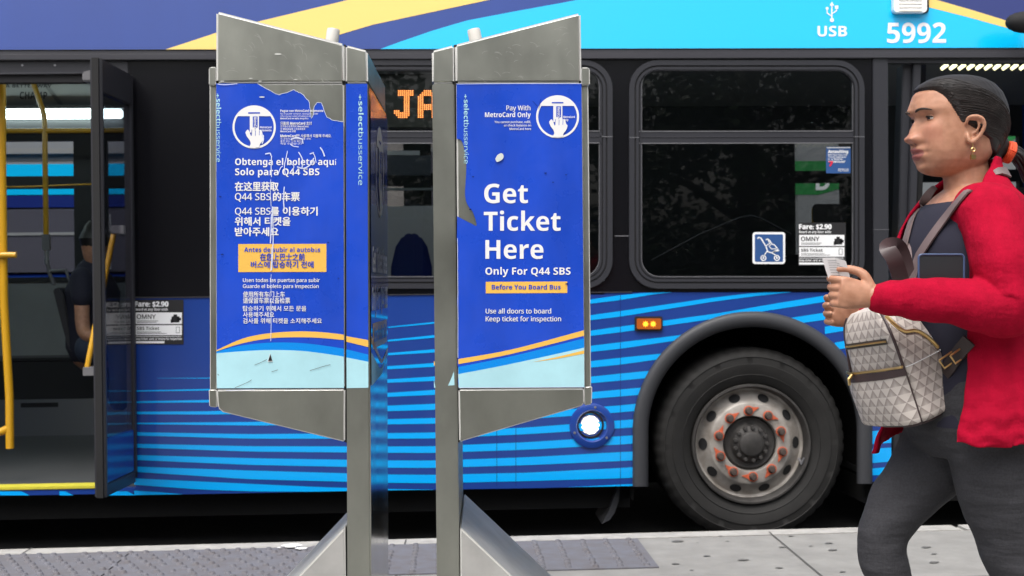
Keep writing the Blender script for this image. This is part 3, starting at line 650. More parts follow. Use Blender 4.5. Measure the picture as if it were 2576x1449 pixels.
# yellow stanchions and rails
def bent(pts, r, mt, w, name, parent=bus):
    m = MB(); P = [W1(x, y, BY+ww) for x, y, ww in pts]
    # round the corners
    Q = [P[0]]
    for i in range(1, len(P)-1):
        a, b_, c_ = P[i-1], P[i], P[i+1]; d1 = min(.05, .4*np.linalg.norm(b_-a)); d2 = min(.05, .4*np.linalg.norm(c_-b_))
        s_ = b_+(a-b_)/np.linalg.norm(a-b_)*d1; e_ = b_+(c_-b_)/np.linalg.norm(c_-b_)*d2
        for t in (0, .25, .5, .75, 1): Q.append((1-t)**2*s_+2*t*(1-t)*b_+t*t*e_)
    Q.append(P[-1]); m.tube(Q, r, mt, 12); return m.build(name, parent)
bent([(60, 150, 1.9), (85, 212, 1.9), (112, 290, 1.9), (116, 590, 1.9)], .017, 'yellow_rail', 0, 'stanchion')
bent([(-200, 330, 1.9), (113, 329, 1.9), (420, 327, 1.9)], .016, 'yellow_rail', 0, 'grab_rail')
bent([(4, 140, .25), (5, 420, .25), (10, 760, .25), (24, 1000, .25), (25, 1128, .25)], .021, 'yellow_rail', 0, 'stanchion')
bent([(-60, 642, .22), (41, 641, .22)], .015, 'yellow_rail', 0, 'grab_rail'); bent([(-90, 1095, .25), (0, 1088, .25), (24, 1076, .25)], .02, 'yellow_rail', 0, 'grab_rail')
bent([(-120, 470, 2.36), (60, 470, 2.36), (235, 463, 2.36)], .005, 'yellow_rail', 0, 'stop_cord')
m = MB(); c = W1(117, 610, BY+1.88); m.box(c-np.array([.022, .022, .05]), c+np.array([.022, .022, .05]), 'cap_grey'); m.tube([c-np.array([0, 0, .05]), c-np.array([0, 0, .14])], .014, 'kick_strip')
c2 = W1(125, 690, BY+1.88); m.tube([c-np.array([0, 0, .1]), c2+np.array([0, 0, .0]), c2+np.array([.03, 0, -.07])], .012, 'cap_grey'); m.tube([c2+np.array([.0, 0, .02]), c2+np.array([.1, 0, .025]), c2+np.array([.13, 0, -.06])], .011, 'cap_grey')
m.build('validator_bracket', bus)
# seat shell by the door, seats and partition further along
m = MB(); prf = [(132, 728), (140, 760), (158, 830), (172, 880), (196, 905), (250, 912), (250, 898), (206, 890), (188, 868), (172, 812), (160, 745), (150, 722)]
m.prism(YP(BY+1.6).px(prf), (0, .45, 0), 'frame_dark'); m.build('seat', bus, bevel=.008)
for k, (cx, w_) in enumerate([(1035, .75), (1330, .75), (880, .75)]):
    m = MB(); s_ = 1.0
    back = [(cx-52, 770), (cx-52, 672), (cx-40, 620), (cx-22, 592), (cx, 584), (cx+22, 592), (cx+40, 620), (cx+52, 672), (cx+52, 770)]
    m.prism(YP(BY+w_).px(back), (.0, .05, 0), 'bus_navy'); m.build('seat', bus, bevel=.015)
m = MB(); m.prism(YP(BY+1.15).px([(935, 520), (1420, 512), (1420, 800), (935, 800)]), (0, .03, 0), 'partition_pale'); m.prism(YP(BY+1.15).px([(920, 391), (1084, 391), (1084, 441), (920, 441)]), (0, .03, 0), 'panel_slate'); m.prism(YP(BY+1.15).px([(920, 379), (1056, 379), (1056, 390), (920, 390)]), (0, .03, 0), 'partition_pale'); m.prism(YP(BY+1.14).px([(920, 473), (1400, 471), (1400, 477), (920, 479)]), (0, .03, 0), 'interior_grey'); m.prism(YP(BY+1.16).px([(1056, 360), (1066, 360), (1066, 560), (1056, 560)]), (0, .02, 0), 'rubber_black')
m.build('partition', bus, smooth=False)
m = MB(); m.tube(YP(BY+.5).px([(1640, 655), (1760, 590), (1860, 548), (1890, 543), (1915, 550), (1990, 590)]), .006, 'frame_dark'); m.build('reflection_arc', bus)  # thin tube added to draw a curved reflection in the window
mat('seat_yellow', (.33, .21, .012), .5)
m = MB(); m.prism(YP(BY+.55).px(rrect(2047, 517, 2128, 640, 10)), (0, .04, 0), 'seat_yellow'); m.prism(YP(BY+.545).px(rrect(2044, 513, 2131, 560, 10)), (0, .003, 0), 'interior_dark'); m.build('notice_board', bus, bevel=.003)
# divider walls and dark cab around the front doorway
m = MB(); xa = W1(2236, 400, BY)[0]
m.box((xa, BY+1.0, fz), (xa+.03, FWY, fz+1.15), 'interior_dark'); m.prism(YP(BY+1.1).px([(2440, 480), (2600, 470), (2700, 1250), (2380, 1250)]), (0, .3, 0), 'interior_dark'); m.box((xa+.5, FWY-.7, fz), (xr-.2, FWY-.1, fz+.85), 'interior_dark')
m.build('cab_partition', bus, smooth=False)
m = MB(); m.box((xa, BY, zc), (xr, BY+.05, W1(2400, 158, BY)[2]), 'frame_dark'); m.build('door_header', bus, smooth=False)
# front door leaf folded by the jamb
m = MB(); a = on(.05)([(2272, 150), (2294, 150), (2262, 1214), (2244, 1214)]); m.prism(a, (0, .03, 0), 'frame_dark'); m.prism(on(.02)([(2299, 150), (2318, 150), (2284, 1214), (2266, 1214)]), (0, .25, 0), 'frame_dark')
m.build('front_door_leaf', bus, bevel=.004)
m = MB(); m.prism(on(.2)([(2318, 160), (2330, 160), (2300, 1214), (2286, 1214)]), (0, .02, 0), 'rubber_black'); m.build('door_seal', bus)
# middle doorway: header and the leaf swung out over the pavement edge
m = MB(); hx0, hx1 = xdoor, W1(322, 150, BY)[0]
m.box((hx0, BY+.0, W1(100, 186, BY)[2]), (hx1, BY+.05, zc), 'frame_dark'); m.box((hx0, BY+.012, W1(100, 207, BY)[2]), (hx1, BY+.06, W1(100, 187, BY)[2]), 'interior_dark')
m.prism(on(-.01)([(-300, 184), (322, 180), (322, 185), (-300, 190)]), (0, .012, 0), 'rail_grey')
for px in (56, 138): m.disc(W1(px, 164, BY-.003), .006, 'bead', 8)
m.build('door_header', bus, bevel=.003)
h0 = W1(330, 700, BY-.03); tip = W1(247, 700, BY-.50); ld = (tip-h0); ld[2] = 0; Lw = np.linalg.norm(ld); ld /= Lw; ln = np.array([-ld[1], ld[0], 0]); ln = ln if ln[0] > 0 else -ln
zl0, zl1 = W1(252, 1252, BY-.5)[2], W1(246, 146, BY-.5)[2]
leaf = root('door_leaf', (0, 0, 0)); leaf.parent = bus; ROOTM[leaf.name] = ROOTM[bus.name]
def lb(m, a, b, z0, z1, t, mt, off=0):        # bar in the leaf plane from a to b (0 hinge .. 1 tip)
    p = h0+ld*Lw*a; q = h0+ld*Lw*b; V = [(*(p+ln*(off-t/2))[:2], z0), (*(q+ln*(off-t/2))[:2], z0), (*(q+ln*(off-t/2))[:2], z1), (*(p+ln*(off-t/2))[:2], z1)]
    m.prism(V, ln*t, mt)
m = MB(); lb(m, .955, 1.0, zl0, zl1, .055, 'frame_dark'); lb(m, .0, .06, zl0+.05, zl1, .04, 'frame_dark'); lb(m, .06, .955, zl1-.15, zl1, .04, 'frame_dark'); lb(m, .06, .955, zl0, zl0+.055, .04, 'frame_dark')
lb(m, .062, .953, zl0+.056, zl0+.26, .028, 'bus_blue'); m.build('leaf_frame', leaf, bevel=.004)
m = MB(); lb(m, .06, .955, zl0+.261, zl1-.151, .006, 'door_glass', .008); m.build('pane', leaf, smooth=False)
m = MB(); lb(m, -.06, .0, zl0+.02, zl1-.02, .022, 'rubber_black'); lb(m, 1.0, 1.025, zl0+.0, zl1, .03, 'rubber_black'); m.build('door_seal', leaf)
m = MB(); pa = W1(287, 583, BY-.19); pb = W1(219, 926, BY-.32)
m.tube([pa+np.array([.04, .02, .01]), pa, pa+(pb-pa)*.1, pa+(pb-pa)*.9, pb, pb+np.array([.035, 0, -.01])], .014, 'yellow_rail', 10)
m.box(pb+np.array([-.012, -.03, -.035]), pb+np.array([.05, .03, .006]), 'cap_grey'); m.box(pa+np.array([-.01, -.02, -.01]), pa+np.array([.05, .02, .03]), 'cap_grey'); m.build('handle', leaf, bevel=.003)
m = MB(); c = W1(224, 190, BY-.4); m.prism(YP(BY-.46).px([(206, 181), (240, 172), (240, 200), (222, 205), (206, 203)]), (0, .08, 0), 'cap_grey'); m.build('swing_arm', leaf, bevel=.006)

# ------------------------------------------------------------------ ticket machines
KN = np.array([-math.tan(R(1.8)), -1, 0]); KN /= np.linalg.norm(KN); KD = -KN
c0 = CAM + rays([(1008, 600)])[0]*3.1
KP = Plane(c0, KN); kf = lambda w=0.: KP.off(w)
# depth of the posts from their far edge in the picture
def kdepth():
    a = KP.px([(926.5, 600)])[0]
    return min(np.arange(.2, .8, .002), key=lambda w: abs(project(a+KD*w)[0]-970.5))
DEP = kdepth()
def kprism(m, pts, mt, w0=0., d=None): m.prism(kf(w0).px(pts), KD*(DEP-.0 if d is None else d), mt)
def kiosk(name, label, left):
    xs = [868, 927] if left else [1088, 1146]
    g = KP.px([(sum(xs)/2, 900)])[0]; g = np.array([g[0], g[1], 0])+KD*DEP/2
    t = root(name, tuple(g), R(-1.8), label=label, cat='ticket machine', group='steel ticket machines on the pavement')
    lk = lambda k0: (lambda P, lift=0.: KP.px(P, k0+lift))
    fl = lambda k0: (lambda P: KP.px(P, k0))
    def ground(pts, x0, x1):                  # run an outline straight down to the pavement
        A, B = KP.px([(x0, 1440)])[0], KP.px([(x1, 1440)])[0]
        return A, B
    # post
    m = MB()
    if left: post = [(868.5, 210), (925, 210), (930, 1449)]; lx, rx = 870.5, 930.5
    else: post = [(1087, 211), (1142, 210), (1155, 1449)]; lx, rx = 1098, 1155.5
    tp = KP.px([(869 if left else 1087, 210), (925.5 if left else 1142.5, 210), (rx, 1449), (lx, 1449)]); dn = (1060-CY)*0
    bl = tp[3].copy(); br = tp[2].copy(); bl[2] = 0; br[2] = 0
    m.prism([tp[0], tp[1], br, bl], KD*DEP, 'steel'); po = m.build('post', t, bevel=.003)
    m = MB(); kprism(m, [(868.5, 112.5), (924.5, 127), (925.5, 208.5), (869, 208.5)] if left else [(1086, 127.5), (1142, 112.5), (1142.5, 208.5), (1087, 209.5)], 'steel'); m.build('post_cap', t, bevel=.005, seg=3, lip='steel_glint')
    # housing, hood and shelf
    m = MB(); kprism(m, [(544, 209.5), (865.5, 209.5), (867.5, 976.5), (545, 978)] if left else [(1147.5, 210), (1463, 209.5), (1470, 975), (1152.5, 977)], 'steel_patch' if 0 else 'steel', .001, DEP-.02); ho = m.build('housing', t, bevel=.004, lip='steel_glint')
    m = MB(); kprism(m, [(543, 27), (866, 110), (866, 207.5), (543, 208)] if left else [(1143.5, 112), (1461, 31), (1463, 208), (1146, 208.5)], 'steel', -.004, DEP-.012); hd = m.build('hood', t, bevel=.006, seg=3, lip='steel_glint')
    m = MB(); kprism(m, [(543.5, 980), (868, 978), (867.5, 1112), (560, 1037), (547, 1026)] if left else [(1153, 979), (1470.5, 976), (1471, 1014), (1462, 1022), (1155, 1112)], 'steel', -.004, DEP-.012); m.build('shelf', t, bevel=.004, seg=3, lip='steel_glint')
    # dark seams
    m = MB(); kprism(m, [(865, 111), (870, 113), (873, 1113), (866.5, 1113)] if left else [(1141, 113), (1149, 112), (1156, 1113), (1149, 1113)], 'seam', .008, DEP-.05); m.build('seam', t, smooth=False)
    # front frame of the machine on its outer side
    m = MB()
    if left:
        kprism(m, [(527, 212), (544, 212), (545, 981), (528, 981)], 'steel', .012, DEP-.05); kprism(m, [(525, 171), (529, 168), (543, 168), (543, 214), (525, 214)], 'steel', .003, DEP-.03); kprism(m, [(525, 980), (545, 980), (545, 1025), (526, 1023)], 'steel', .003, DEP-.03)
    else:
        kprism(m, [(1463, 214), (1480, 214), (1487, 973), (1470, 974)], 'steel', .012, DEP-.05); kprism(m, [(1462, 169), (1480, 169), (1484, 173), (1484, 214), (1462, 214)], 'steel', .003, DEP-.03); kprism(m, [(1469, 973), (1490, 971), (1489, 1017), (1470, 1020)], 'steel', .003, DEP-.03)
    m.build('front_frame', t, bevel=.004, seg=3, lip='steel_glint')
    # white antenna cap on the sloping hood
    m = MB(); a, b_ = kf(.14).px([(834, 112), (839, 72)] if left else [(1199, 112), (1191, 73)])
    ax = (b_-a); m.tube([a, a+ax*.86, a+ax*.97, b_], [.0165, .0165, .0155, .011], 'plastic_white', 20); m.build('antenna_cap', t, sharp=50)
    # brace: a deep wedge with a sloping top
    m = MB()
    if left: pr = [(869, 1326), (869.5, 1449)]; sl = (760, 1440); top = (868, 1326)
    else: pr = [(1156, 1326), (1156, 1449)]; sl = (1279, 1441); top = (1157, 1326)
    A = KP.px([top])[0]; B = KP.px([sl])[0]; C_ = A+(B-A)*((A[2]-.10)/(A[2]-B[2])); D_ = C_.copy(); D_[2] = 0; E_ = A.copy(); E_[2] = 0
    Q = [A, C_, D_, E_] if not left else [A, E_, D_, C_]
    m.prism(Q, KD*(DEP*.97), 'steel_brushed'); m.build('brace', t, bevel=.004, lip='steel_glint')
    # base plate
    m = MB(); ex = np.array([KD[1], -KD[0], 0]); sgn = -1 if left else 1
    o_ = E_-KD*.03; m.prism([o_-ex*sgn*.10+np.array([0, 0, .012]), o_+ex*sgn*(np.linalg.norm(D_-E_)+.03)+np.array([0, 0, .012]), o_+ex*sgn*(np.linalg.norm(D_-E_)+.03), o_-ex*sgn*.10], KD*(DEP+.06), 'steel_patch'); m.build('base_plate', t, bevel=.003)
    return t, ho, po, lk, fl, hd
def scuff(m, fn, pts, wd, mt='scratch'): m.ribbon2d(pts, wd, mt, fn)
def curve(P, n=6):                            # smooth polyline through points
    P = np.array(P, float); out = []
    for i in range(len(P)-1):
        p0, p1, p2, p3 = P[max(i-1, 0)], P[i], P[i+1], P[min(i+2, len(P)-1)]
        for t in np.linspace(0, 1, n, endpoint=False):
            out.append(tuple(.5*((2*p1)+(-p0+p2)*t+(2*p0-5*p1+4*p2-p3)*t*t+(-p0+3*p1-3*p2+p3)*t**3)))
    return out+[tuple(P[-1])]
def circ(cx, cy, r, n=48, ry=None): return [(cx+r*math.cos(2*math.pi*k/n), cy+(ry or r)*math.sin(2*math.pi*k/n)) for k in range(n)]
def pictogram(m, fn, cx, cy, r, word, dx):
    f = lambda k: (lambda P: fn(P, k))
    m.sheet([circ(cx, cy, r), circ(cx, cy, r*.905)], 'decal_white', f(.0008))
    cap = [(cx+r*.92*math.cos(t), cy+r*.92*math.sin(t)) for t in np.linspace(R(213), R(327), 24)]; m.sheet([cap], 'decal_white', f(.0011))
    y0 = cy-r*.5
    m.sheet([[(cx-r*.27, cy-r*.68), (cx+r*.27, cy-r*.68), (cx+r*.27, cy-r*.62), (cx-r*.27, cy-r*.62)]], 'decal_blue', f(.0016))
    m.sheet([[(cx-.20*r, y0), (cx+.22*r, y0), (cx+.22*r, cy+.25*r), (cx-.20*r, cy+.25*r)]], 'decal_white', f(.0010))
    m.sheet([[(cx-.06*r, y0+1), (cx+.16*r, y0+1), (cx+.16*r, cy+.2*r), (cx-.06*r, cy+.2*r)]], 'decal_blue', f(.0015))
    text(m, 'MetroCard', lambda P, k: fn(P, .0016+k), y0+3, cy+.17*r, cx-.01*r, .13*r, 'decal_white', rot=1)
    hand = curve([(-.40,.25),(-.30,.12),(-.22,.20),(-.14,.42),(-.12,.30),(-.10,.08),(.0,.02),(.06,.14),(.10,.05),(.2,.02),(.24,.14),(.30,.12),(.36,.2),(.40,.34),(.46,.42),(.40,.62),(.28,.78),(.24,.93)], 3)+curve([(.0,.97),(-.22,.94),(-.16,.78),(-.20,.62),(-.33,.44),(-.40,.25)], 3)
    m.sheet([[(cx+x*r, cy+y*r) for x, y in hand]], 'decal_white', f(.0021))
    for a, b_ in (((-.12, .40), (-.10, .12)), ((.06, .40), (.07, .16)), ((.24, .38), (.25, .16))): m.ribbon2d([(cx+a[0]*r, cy+a[1]*r), (cx+b_[0]*r, cy+b_[1]*r)], 1.1, 'decal_blue', f(.0026))
    if word:
        text(m, 'MetroCard', lambda P, k: fn(P, .0008+k), cx+.27*r, cx+.80*r, cy+.06*r, 5.2, 'decal_white'); text(m, word, lambda P, k: fn(P, .0008+k), cx+.27*r, cx+dx*r, cy+.20*r, 5.2, 'decal_white')
def selectbus(m, fn, x, y0, y1):              # "+selectbusservice" reading downwards
    L = y1-y0
    text(m, '+', fn, y0, y0+.06*L, x, 8, 'decal_pale', b=False, rot=1, dil=.5); text(m, 'select', fn, y0+.075*L, y0+.405*L, x, 12.0, 'decal_pale', rot=1); text(m, 'busservice', fn, y0+.415*L, y1, x, 12.0, 'decal_pale', b=False, rot=1)

# left machine
LK, ho, po, lk, fl, hd = kiosk('ticket_machine', 'steel ticket machine with a torn-topped blue panel in Spanish, Chinese and Korean', True)
_r = random.Random(2); _T = [(647, 210), (662, 219), (688, 233), (702.5, 239.5), (722, 233), (740.6, 226.5), (751, 233), (758, 234), (773, 251), (777, 252), (781, 278), (783, 299), (788, 290), (791, 268), (796, 260), (803, 258), (810, 260), (818, 282), (824, 296), (840, 304), (864, 307)]
TEAR = []
for a, b_ in zip(_T[:-1], _T[1:]): TEAR += [(a[0]+(b_[0]-a[0])*t+_r.uniform(-.9, .9), a[1]+(b_[1]-a[1])*t+_r.uniform(-.9, .9)) for t in (0, .35, .7)]
TEAR.append(_T[-1])
m = MB()
m.sheet([[(544.5, 210.5), (600, 210.5)]+TEAR+[(865.5, 880), (866, 976), (546, 977)]], 'decal_blue', fl(.0025))
dec = m.build('decal', ho, smooth=False); m = MB()
def band2(m, top, bot, mt, k, fn): m.sheet([curve(top)+curve(bot)[::-1]], mt, lambda P: fn(P, k))
yt = [(545, 881), (610, 852), (675, 838.5), (750, 833.5), (810, 835.5), (865.5, 841.5)]; yb = [(545, 883.5), (610, 863.5), (685, 850.5), (760, 848.5), (815, 850.5), (865.5, 855.5)]
ct = [(545, 884.5), (600, 870.5), (675, 862), (750, 862.5), (810, 868.5), (865.5, 877)]; pt = [(545, 888.5), (610, 883.5), (675, 880.5), (750, 882), (810, 888.5), (865.5, 897)]
K0 = lk(.0025)
band2(m, yt, yb, 'decal_yellow', .0005, K0); band2(m, ct, pt, 'decal_cyan', .0005, K0); band2(m, pt, [(546, 976.5), (866, 975.5)], 'decal_pale', .0005, K0)
m.build('swoosh', dec, smooth=False); m = MB(); m.ribbon2d(TEAR, 1.3, 'scratch', lambda P: K0(P, .0007)); m.build('torn_edge', dec, smooth=False); m = MB()
pictogram(m, K0, 640, 320, 54.5, 'solamente', .80); m.build('pictogram', dec, smooth=False); m = MB()
LT = [('Pague con MetroCard solamente', 706, 814, 282, 6, 1, 0, 0), ('No se puede comprar, recargar ni pedir', 706, 801, 288.5, 4, 0, 0, 0), ('información sobre el balance de', 706, 782, 294.5, 4, 0, 0, 0), ('MetroCard en esta máquina', 706, 776, 300.5, 4.4, 1, 0, 0),
 ('只能用 MetroCard 支付', 706, 785, 314, 6.5, 1, .2, 0), ('您不能在这里购买 MetroCard、', 706, 778, 320.5, 4.5, 1, 0, 0), ('在 MetroCard 上充值或查询', 706, 768, 327, 4.5, 1, 0, 0), ('MetroCard 余额', 706, 745, 333, 4.5, 1, 0, 0),
 ('MetroCard만 사용해서 지불해 주세요.', 706, 834, 345.5, 6.5, 1, .2, 0), ('이 곳에서 MetroCard를 구매,', 706, 783, 352, 4.4, 0, 0, 0), ('충전 또는 잔액 확인을', 706, 764, 358, 4.4, 0, 0, 0), ('하실 수 없습니다', 706, 760, 364, 4.4, 0, 0, 0),
 ('Obtenga el boleto aquí', 592, 847, 415.5, 16.5, 1, 0, 0), ('Solo para Q44 SBS', 592, 804, 441, 17, 1, 0, 0), ('在这里获取', 592, 701, 478.5, 17.5, 1, .8, 0), ('Q44 SBS', 592, 681, 503.5, 17, 0, .35, 0), ('的车票', 688, 754, 504, 17.5, 1, .8, 0),
 ('Q44 SBS', 592, 681, 540, 17, 0, .35, 0), ('를 이용하기', 682, 799, 540.5, 17, 1, .8, 0), ('위해서 티켓을', 592, 731, 566, 17, 1, .8, 0), ('받아주세요', 592, 701, 592, 17, 1, .8, 0),
 ('Antes de subir al autobús', 615, 806, 634, 11.5, 1, 0, 1), ('在您上巴士之前', 655, 767, 654, 14, 1, .5, 1), ('버스에 탑승하기 전에', 632, 789, 672.5, 13, 1, .5, 1),
 ('Usen todas las puertas para subir', 612, 805, 709.5, 9.2, 0, .25, 0), ('Guarde el boleto para inspección', 612, 802, 724.5, 9.2, 0, .25, 0), ('使用所有车门上车', 612, 717, 746.5, 11.5, 0, .25, 0), ('请保留车票以备检票', 612, 730, 762, 11.5, 0, .25, 0),
 ('탑승하기 위해서 모든 문을', 612, 771, 781.5, 10.5, 0, .25, 0), ('사용해주세요', 612, 690, 797, 10.5, 0, .25, 0), ('검사를 위해 티켓을 소지해주세요', 612, 810, 812.5, 10.5, 0, .25, 0)]
m.sheet([[(600, 614), (821.5, 613.5), (821.5, 684), (600, 684.5)]], 'decal_yellow', lambda P: K0(P, .0006))
for s_, a, b_, y, c, bo, di, q in LT: text(m, s_, K0 if not q else (lambda P, k: K0(P, .0006+k)), a, b_, y, c, 'decal_white' if not q else 'decal_blue', b=bool(bo), dil=di)
selectbus(m, K0, 544.5, 236, 408); m.build('lettering', dec, smooth=False)
m = MB(); f4 = lambda P: K0(P, .0024)
for pts, wd in [([(668,388),(680,386),(682,392)],3), ([(684,392),(683,420),(684,446)],2.2), ([(682,452),(681,480),(683,520)],1.6), ([(684,540),(683,575),(681,612)],2.6), ([(683,622),(684,650),(682,682)],1.5), ([(683,690),(682,720),(684,745)],1.0), ([(682,752),(683,800),(682,858)],1.3), ([(686,520),(688,600),(684,680)],2.4), ([(724,380),(720,400),(716,420),(719,440)],2), ([(716,470),(714,500),(716,530)],2.6),
                ([(732,352),(745,347),(760,350)],3.4), ([(761,350),(763,362)],2.6), ([(730,362),(738,368),(752,370)],2), ([(752,383),(762,403),(760,424)],2.6), ([(748,420),(765,424),(782,414),(790,398)],3), ([(786,384),(792,392),(796,410)],2), ([(780,388),(790,384)],2.6), ([(806,371),(813,382),(817,394)],3), ([(728,410),(740,418),(736,430)],2), ([(700,440),(706,424),(712,418)],2), ([(660,338),(664,350),(660,362)],3), ([(548,212),(566,214),(598,211)],2), ([(570,982),(640,979.5)],1.2)]: m.ribbon2d(curve(pts, 4), wd, 'scratch', f4)
for pts in ([(641,918),(656,912),(672,904)], [(684,935),(700,930)], [(548,940),(552,944)], [(780,932),(812,922),(832,917)], [(592,975),(620,963),(634,955)]): m.ribbon2d(curve(pts, 4), 1.1, 'interior_mid', f4)
m.sheet([[(674, 910), (680, 888), (687, 909)]], 'decal_white', lambda P: K0(P, .0022)); m.sheet([[(675.5, 908), (681, 890), (686, 907)]], 'black_ink', lambda P: K0(P, .0030))
for cx, cy, r in ((555, 495, 2), (826, 610, 1.5), (560, 640, 2), (852, 700, 1.5)): m.sheet([[(cx+r*1.8*math.cos(t)*(1+.3*math.sin(3*t)), cy+r*.8*math.sin(t)) for t in np.linspace(0, 6.28, 12, endpoint=False)]], 'scuff_blue' if 'scuff_blue' in MATS else 'bus_navy', f4)
m.build('scratches', dec, smooth=False)
m = MB(); m.sheet([[(870.5, 211), (924, 211), (927, 975.5), (872.5, 976.5)]], 'decal_blue', fl(.0015)); pd = m.build('decal', po, smooth=False); m = MB(); K1 = lk(.0015)
_a = KP.px([(925.7, 212)])[0]; _b = KP.px([(930.2, 1449)])[0]; _b[2] = .01; m.prism([_a+KD*.006, _a+KD*(DEP-.006), _b+KD*(DEP-.006), _b+KD*.006], np.array([-KD[1], KD[0], 0])*-.0015, 'steel_mirror'); m.build('side_plate', po, smooth=False); m = MB()
m.sheet([[(871.5, 845.5), (926.6, 855.5), (926.7, 873), (871.6, 859.5)]], 'decal_yellow', lambda P: K1(P, .0006)); m.sheet([[(871.7, 878.5), (926.7, 892), (926.8, 910), (871.8, 899)]], 'decal_cyan', lambda P: K1(P, .0006)); m.sheet([[(871.8, 899), (926.8, 910), (927, 975.3), (872.3, 976.3)]], 'decal_pale', lambda P: K1(P, .0006))
m.build('swoosh', pd, smooth=False); m = MB(); selectbus(m, K1, 902, 238, 466); m.build('lettering', pd, smooth=False)
# decal on the post's side face (towards the other machine)
SA, SB = KP.px([(925.6, 211)])[0], KP.px([(927.5, 975)])[0]
SNn = np.array([KD[1], -KD[0], 0])
def side(P, lift=0.):                         # u 0..1 across the depth, v 0..1 down the decal
    P = np.asarray(P, float); return SA+(SB-SA)*P[:, 1:2]+KD*(P[:, 0:1]*DEP)+SNn*(.0055+lift)
m = MB(); m.sheet([[(.02, .02), (.98, .02), (.98, .93), (.72, .955), (.62, .985), (.40, .99), (.02, .998)]], 'decal_gloss', lambda P: side(P, .0)); sdl = m.build('side_decal', po, smooth=False); m = MB()
def gfix(mb, pts, mt, k): mb.sheet([pts], mt, lambda P: side(P, k))
gfix(m, curve([(.02, .83), (.3, .88), (.6, .93), (.97, .90)])+curve([(.97, .915), (.6, .945), (.3, .90), (.02, .853)]), 'decal_yellow', .0006)
gfix(m, curve([(.02, .885), (.3, .93), (.55, .96), (.97, .925)])+[(.97, .93), (.72, .953), (.62, .983), (.4, .988), (.02, .996)], 'decal_pale', .0005); m.build('swoosh', sdl, smooth=False); m = MB()
asp = DEP/np.linalg.norm(SB-SA)
sf = lambda P, k=0: side(np.c_[np.asarray(P)[:, 0]/100., np.asarray(P)[:, 1]/100.*asp], k)
pictogram(m, sf, 50, 36, 22.5, None, 0); m.build('pictogram', sdl, smooth=False); m = MB()
for s_, x0, x1, y, c in (('Get Ticket here', 8, 92, 86, 12), ('Only For Q44 SBS', 5, 95, 104, 11)): text(m, s_, lambda P, k: sf(P, k), x0, x1, y, c, 'decal_white')
m.sheet([[(10, 110), (90, 110), (90, 122), (10, 122)]], 'decal_yellow', lambda P: sf(P, .0006)); text(m, 'Before You Board Bus', lambda P, k: sf(P, .0008+k), 14, 86, 119, 7, 'decal_blue')
m.build('lettering', sdl, smooth=False)

# right machine
RK, ho, po, lk, fl, hd = kiosk('ticket_machine', 'steel ticket machine whose blue panel reads Get Ticket Here in large white letters', False)
m = MB(); K0 = lk(.0025)
m.sheet([[(1148.5, 211.5), (1462.5, 210.5), (1470, 974.5), (1154, 976), (1152, 960), (1154, 935), (1151, 915), (1153, 880), (1151, 840), (1153, 800), (1150, 760), (1152, 720), (1150.5, 680), (1152, 640), (1149.5, 600), (1150, 560)]+curve([(1150, 544), (1165, 552), (1185, 562), (1199, 567), (1190, 535), (1176, 515), (1170, 490), (1172, 450), (1173, 410), (1168, 375), (1160, 353), (1149, 350)], 4)], 'decal_blue', lambda P: K0(P))
dec = m.build('decal', ho, smooth=False); m = MB()
yt = [(1153, 903), (1289, 878.5), (1469, 830.5)]; yb = [(1153, 916), (1289, 889.5), (1469, 844.5)]; ct = [(1153, 923), (1300, 893), (1469.2, 851)]; pt = [(1153, 941), (1289, 914.5), (1469.3, 874.5)]
band2(m, yt, yb, 'decal_yellow', .0005, K0); band2(m, ct, pt, 'decal_cyan', .0005, K0); band2(m, pt, [(1154, 975.5), (1469.8, 974)], 'decal_pale', .0005, K0)
m.sheet([curve([(1339, 911), (1400, 898), (1469.3, 881)])+[(1469.3, 889.5), (1400, 902.5)]], 'decal_yellow', lambda P: K0(P, .0009)); m.build('swoosh', dec, smooth=False); m = MB()
pictogram(m, K0, 1402.5, 294, 54, 'Only', .5); m.build('pictogram', dec, smooth=False); m = MB()
m.sheet([[(1222, 709), (1427, 708), (1427, 737), (1222, 738)]], 'decal_yellow', lambda P: K0(P, .0006))
for s_, a, b_, y, c, bo, di, q in [('Pay With', 1274, 1334, 278, 12, 0, .25, 0), ('MetroCard Only', 1220, 1335, 295, 12, 1, 0, 0), ('You cannot purchase, refill,', 1244, 1335, 310, 5.6, 0, .15, 0), ('or check balance on', 1268, 1336, 318.5, 5.6, 0, .15, 0), ('MetroCard here', 1282, 1336, 327.5, 5.6, 0, .15, 0),
     ('Get', 1218, 1328, 511, 48, 1, 0, 0), ('Ticket', 1217, 1410, 580.5, 47.5, 1, 0, 0), ('Here', 1221, 1367, 651, 47, 1, 0, 0), ('Only For Q44 SBS', 1221, 1435, 691, 18, 1, 0, 0), ('Before You Board Bus', 1237, 1410, 728, 11.5, 1, 0, 1), ('Use all doors to board', 1222, 1386, 788.5, 12, 0, .3, 0), ('Keep ticket for inspection', 1222, 1411, 808, 12, 0, .3, 0)]:
    text(m, s_, K0 if not q else (lambda P, k: K0(P, .0006+k)), a, b_, y, c, 'decal_white' if not q else 'decal_blue', b=bool(bo), dil=di)
selectbus(m, K0, 1167, 238, 412); m.build('lettering', dec, smooth=False)
m = MB(); f4 = lambda P: K0(P, .0024)
for cx, cy, r in ((1372, 436, 2.5), (1424, 440, 2), (1391, 459, 2), (1190, 445, 2), (1183, 527, 2.5), (1426, 714, 3)): m.sheet([[(cx+r*1.3*math.cos(t)*(1+.4*math.sin(3*t+cx)), cy+r*.7*math.sin(t)) for t in np.linspace(0, 6.28, 12, endpoint=False)]], 'bus_navy', f4)
